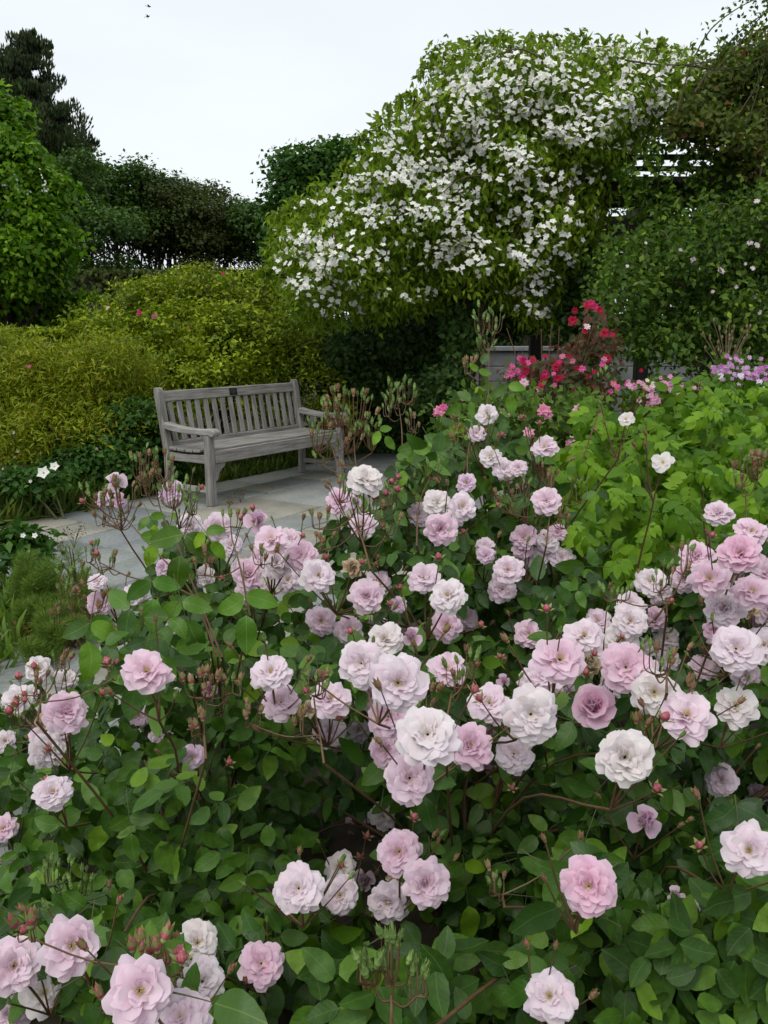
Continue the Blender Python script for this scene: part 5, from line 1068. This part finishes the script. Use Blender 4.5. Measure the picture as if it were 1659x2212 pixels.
spray('A', [(440, 1300, 1.8), (370, 1266, 1.85), (280, 1246, 1.9), (215, 1215, 1.9)], [(196, 1190, 30, 20, 6, [rd, g, pk]), (160, 1236, 34, 22, 7, [g, rd]), (232, 1205, 20, 16, 5, [g, rd])])
spray('A', [(400, 1450, 1.7), (295, 1395, 1.8), (240, 1346, 1.85), (185, 1340, 1.85)], [(150, 1285, 30, 26, 7, [g, rd]), (200, 1290, 34, 30, 9, [g, rd, rd]), (128, 1330, 14, 12, 3, [rd]), (215, 1362, 16, 10, 3, [rd, pk]), (270, 1372, 20, 12, 4, [rd, pk]), (330, 1330, 30, 40, 6, [g, rd])])
spray('A', [(540, 1330, 1.6), (520, 1230, 1.62), (500, 1160, 1.65)], [(500, 1120, 30, 14, 4, [g, rd]), (560, 1195, 40, 20, 6, [g, rd]), (440, 1200, 22, 34, 7, [g, rd])])
spray('B', [(770, 1150, 2.2), (740, 1040, 2.4), (715, 960, 2.5)], [(690, 925, 30, 44, 22, [g, g, g, rd]), (730, 880, 38, 34, 26, [g, g, rd]), (775, 890, 38, 40, 24, [g, g, rd]), (805, 935, 30, 34, 14, [g])], .023)
spray('B', [(790, 1140, 2.2), (775, 1050, 2.4), (765, 950, 2.5), (780, 905, 2.5)], [(750, 935, 40, 36, 20, [g, rd]), (700, 985, 20, 16, 6, [g])], .023)
spray('B', [(880, 1100, 2.3), (870, 1010, 2.4), (868, 930, 2.45), (862, 880, 2.5)], [(850, 850, 26, 24, 15, [g]), (880, 842, 22, 26, 14, [g]), (900, 905, 26, 22, 8, [g, rd]), (840, 870, 20, 24, 7, [g])], .021)
spray('B', [(1000, 1020, 2.4), (1050, 880, 2.5), (1056, 800, 2.55), (1056, 740, 2.6)], [(1040, 690, 16, 30, 8, [g]), (1072, 690, 18, 26, 9, [g]), (1050, 740, 26, 20, 9, [g]), (1010, 780, 16, 22, 6, [g, rd])], .022)
spray('B', [(1010, 1080, 2.2), (1010, 990, 2.3), (1020, 930, 2.35)], [(985, 925, 26, 28, 9, [g, rd]), (1040, 925, 40, 22, 10, [rd, g]), (970, 1000, 24, 26, 8, [g])], .02)
spray('B', [(900, 1180, 2.0), (905, 1090, 2.1), (930, 1030, 2.15)], [(930, 1010, 26, 20, 8, [g]), (895, 1045, 24, 20, 6, [g])], .018)
spray('B', [(800, 1230, 1.7), (780, 1160, 1.75), (750, 1110, 1.78)], [(690, 1120, 26, 18, 6, [rd, rd, g]), (740, 1055, 34, 22, 8, [rd, g]), (845, 1060, 24, 26, 8, [g, rd, pk]), (800, 1085, 40, 20, 6, [rd, g]), (700, 1170, 20, 14, 4, [rd, g]), (840, 1120, 26, 30, 7, [g, rd])], .019)
spray('B', [(1180, 1180, 2.0), (1190, 1080, 2.1), (1190, 1010, 2.15)], [(1180, 1020, 30, 26, 8, [rd, g]), (1110, 1060, 40, 40, 12, [g, rd]), (1215, 1110, 20, 26, 6, [rd]), (1250, 1050, 20, 30, 4, [g])], .019)
spray('B', [(1290, 900, 2.9), (1300, 860, 2.9)], [(1303, 815, 16, 20, 7, [g])], .02)
spray('C', [(700, 1650, 1.3), (690, 1580, 1.35)], [(680, 1475, 40, 22, 9, [rd, rd, g]), (545, 1540, 20, 20, 4, [rd]), (655, 1560, 20, 20, 4, [rd])], .017)
spray('C', [(960, 1580, 1.2), (975, 1500, 1.25)], [(1000, 1450, 40, 30, 8, [rd, g]), (1020, 1410, 20, 16, 4, [g, rd]), (925, 1500, 20, 30, 6, [rd])], .018)
spray('D', [(445, 1640, 1.3), (440, 1560, 1.35), (448, 1510, 1.35)], [(440, 1480, 50, 22, 14, [rd, rd, g]), (500, 1480, 20, 14, 6, [rd, g]), (430, 1560, 26, 20, 5, [rd])], .018)
spray('D', [(80, 1560, 1.4), (90, 1500, 1.45)], [(70, 1470, 34, 26, 6, [rd, pk]), (45, 1540, 24, 24, 5, [rd, pk]), (125, 1425, 26, 12, 4, [rd, g]), (245, 1450, 14, 14, 3, [pk])], .018)
spray('D', [(130, 1930, 1.3), (125, 1900, 1.3)], [(120, 1880, 40, 26, 12, [g]), (170, 1900, 30, 26, 8, [g]), (230, 1925, 8, 6, 1, [rd])], .016, .002, 'green_stem')
spray('D', [(330, 2090, .98), (340, 2060, .98)], [(300, 2060, 30, 14, 4, [rd]), (345, 2030, 10, 40, 3, [rd]), (385, 2080, 22, 16, 3, [pk, rd]), (230, 2160, 10, 20, 2, [rd]), (60, 2000, 26, 20, 4, [pk, rd])], .022)
spray('F', [(840, 2300, .95), (845, 2200, .95), (845, 2150, .96)], [(800, 2080, 26, 36, 11, [g]), (850, 2060, 34, 56, 11, [g]), (895, 2110, 24, 34, 7, [g])], .020, .003)
spray('F', [(1090, 1960, 1.2), (1085, 1930, 1.2)], [(1075, 1900, 30, 26, 6, [g, rd]), (1250, 1812, 8, 6, 1, [rd])], .016)
spray('E', [(1610, 1200, 1.8), (1612, 1110, 1.85), (1610, 1060, 1.85)], [(1600, 1010, 30, 34, 11, [rd, rd, g]), (1640, 1000, 26, 30, 9, [rd, g])], .02)
spray('E', [(1440, 1330, 1.6), (1440, 1290, 1.6)], [(1430, 1240, 26, 30, 8, [g, g, rd]), (1480, 1200, 30, 34, 8, [g, rd]), (1330, 1270, 34, 20, 10, [g])], .016)
spray('E', [(1440, 1500, 1.2), (1440, 1450, 1.25)], [(1420, 1420, 40, 30, 8, [rd, pk, g]), (1490, 1480, 16, 20, 3, [rd]), (1380, 1560, 30, 20, 4, [rd])], .019)

# leaves: the front layer one by one, the depth of the bush as one mass
def leaf_axes(n, r_=None):
    nr = unit(np.array([0, -.66, .60]) + rng.normal(size=(n, 3))*.34); ax = unit(np.cross(nr, rng.normal(size=(n, 3)) + np.array([0, 0, .2]))); ax = unit(ax + np.array([0, -.1, -.4])); return ax, nr
HOLES = [(470, 1880, 250, 150), (1380, 2110, 330, 110), (820, 2060, 120, 60), (560, 1660, 110, 60)]
def thin(Q, k):
    p = np.zeros(len(Q))
    for cx, cy, rx, ry in HOLES: p = np.maximum(p, np.clip(1.35 - np.hypot((Q[:, 0]-cx)/rx, (Q[:, 1]-cy)/ry)*.9, 0, 1))
    return Q[rng.random(len(Q)) > p*k]
BA = np.array([(q[0], q[1], q[5]*F_D/q[2], q[2]) for l_ in clusters.values() for q in l_])
def clear(x, y, d, extra=26):
    h = np.hypot(BA[:, 0]-x, BA[:, 1]-y) < BA[:, 2]*.8 + extra
    return max(d, BA[h, 3].max() + .05 + R.random()*.06) if h.any() and BA[h, 3].max() - d < .45 else d
NF = {'A': 42, 'B': 76, 'C': 92, 'D': 125, 'E': 84, 'F': 150}
NB = {'A': 330, 'B': 1100, 'C': 1300, 'D': 2400, 'E': 1500, 'F': 3100}
for k, (_, _, _, pl_) in BUSH.items():
    t = BT[k]; b = rel(t); Q = thin(poly_sample(pl_, NF[k]), .8); ax, nr = leaf_axes(len(Q))
    for q, x_, n_ in zip(Q, ax, nr):
        p = atd(q[0], q[1], clear(q[0], q[1], depth_at(*q) + .03 + R.random()*.10)); sz = R.uniform(.050, .078)*(1.0 if k in 'DCF' else .9); leaf(t, p - x_*sz*.6, x_, n_, sz, R.choice([5, 5, 3]), R.choice(TINTS))
    Q = thin(poly_sample(pl_, NB[k]), .35); dd = np.array([clear(q[0], q[1], depth_at(*q) + .15, 12) for q in Q]) + rng.random(len(Q))**1.1*.42
    P = np.array([atd(q[0], q[1], d) for q, d in zip(Q, dd)]); keep = P[:, 2] > .03; P = P[keep]; ax, nr = leaf_axes(len(P)); a = Acc()
    for s in range(3): i = np.arange(s, len(P), 3); put_cloud(a, P[i]-b, ax[i], nr[i], .040 + .030*rng.random(len(i)), LT[s])
    link('foliage', a.mesh('foliage', M['rose_leaf_mass']), t, kind='stuff')
    a = Acc()
    for j in range(12):
        q = poly_sample(pl_, 1)[0]; e = atd(q[0], q[1], depth_at(*q) + .2); put_tube(a, smooth_path([b + rng.normal(size=3)*(.08, .08, 0), (e+b)/2 + rng.normal(size=3)*.06, e], 8)-b, np.linspace(.006, .0022, 8), 5)
    link('cane', a.mesh('cane', M['cane'], True), t, kind='stuff')
Q = np.concatenate([poly_sample([(1430, 1980), (1720, 1900), (1720, 2330), (1250, 2330)], 700), poly_sample([(690, 2080), (960, 2040), (1060, 2330), (690, 2330)], 420)]); P = np.array([atd(q[0], q[1], R.uniform(1.22, 1.55)) for q in Q]); P = P[P[:, 2] > .06]; ax, nr = leaf_axes(len(P)); a = Acc()
put_cloud(a, P-rel(BT['F']), ax, nr, .045 + .03*rng.random(len(P)), LT[1]); link('foliage', a.mesh('foliage', M['rose_leaf_mass']), BT['F'], kind='stuff')
# the large bright leaves that stand clear on the left bush
for x, y, d, sz, an, ti in ((390, 1190, 1.7, .088, -100, (2.0, 1.75, .9)), (335, 1170, 1.75, .05, -110, (2.0, 1.8, .9)), (190, 1378, 1.6, .072, -95, (1.6, 1.5, .9)), (330, 1130, 1.8, .04, -60, (2.1, 1.8, .9)), (455, 1165, 1.7, .05, -50, (2.0, 1.8, .9)), (250, 1330, 1.65, .075, 205, (1.2, 1.25, 1.1)), (330, 1285, 1.65, .07, -80, (1.1, 1.2, 1.2)),
                            (400, 1330, 1.6, .07, -70, (1.5, 1.5, .9)), (530, 1320, 1.55, .075, -85, (1.5, 1.5, .9)), (370, 1400, 1.6, .07, 20, (1.2, 1.25, 1.0)), (250, 1400, 1.6, .06, -10, (1.2, 1.2, 1.1)), (350, 1360, 1.55, .06, -120, (1.7, 1.6, .9)), (1000, 870, 2.4, .06, 190, (1.7, 1.6, .9)), (1100, 850, 2.4, .06, -80, (1.7, 1.6, .9)), (1040, 790, 2.5, .045, 60, (1.6, 1.5, 1)),
                            (890, 980, 2.3, .07, -100, (1.6, 1.5, .9)), (940, 970, 2.3, .06, -60, (1.6, 1.5, .9)), (830, 940, 2.4, .05, -40, (1.5, 1.5, .9)), (1290, 1080, 2.2, .05, -90, (1.3, 1.3, 1))):
    t = BT[which(x, y)]; c, s = math.cos(math.radians(an)), math.sin(math.radians(an)); up = np.array([0, SP, CP]); ax = unit(np.array([c, 0, 0]) + s*up + np.array([0, -.25, 0])); p = atd(x, y, d)
    leaf(t, p - ax*sz*.9, ax, unit(np.array([R.uniform(-.2, .2), -.9, .55])), sz, 3, ti)
# two big leaves lying before the front blooms
leaf(BT['D'], atd(415, 2160, .90) - np.array([.02, -.03, .02]), unit(np.array([.72, -.62, .42])), unit(np.array([-.3, -.4, .85])), .062, 1, (1.4, 1.35, 1))
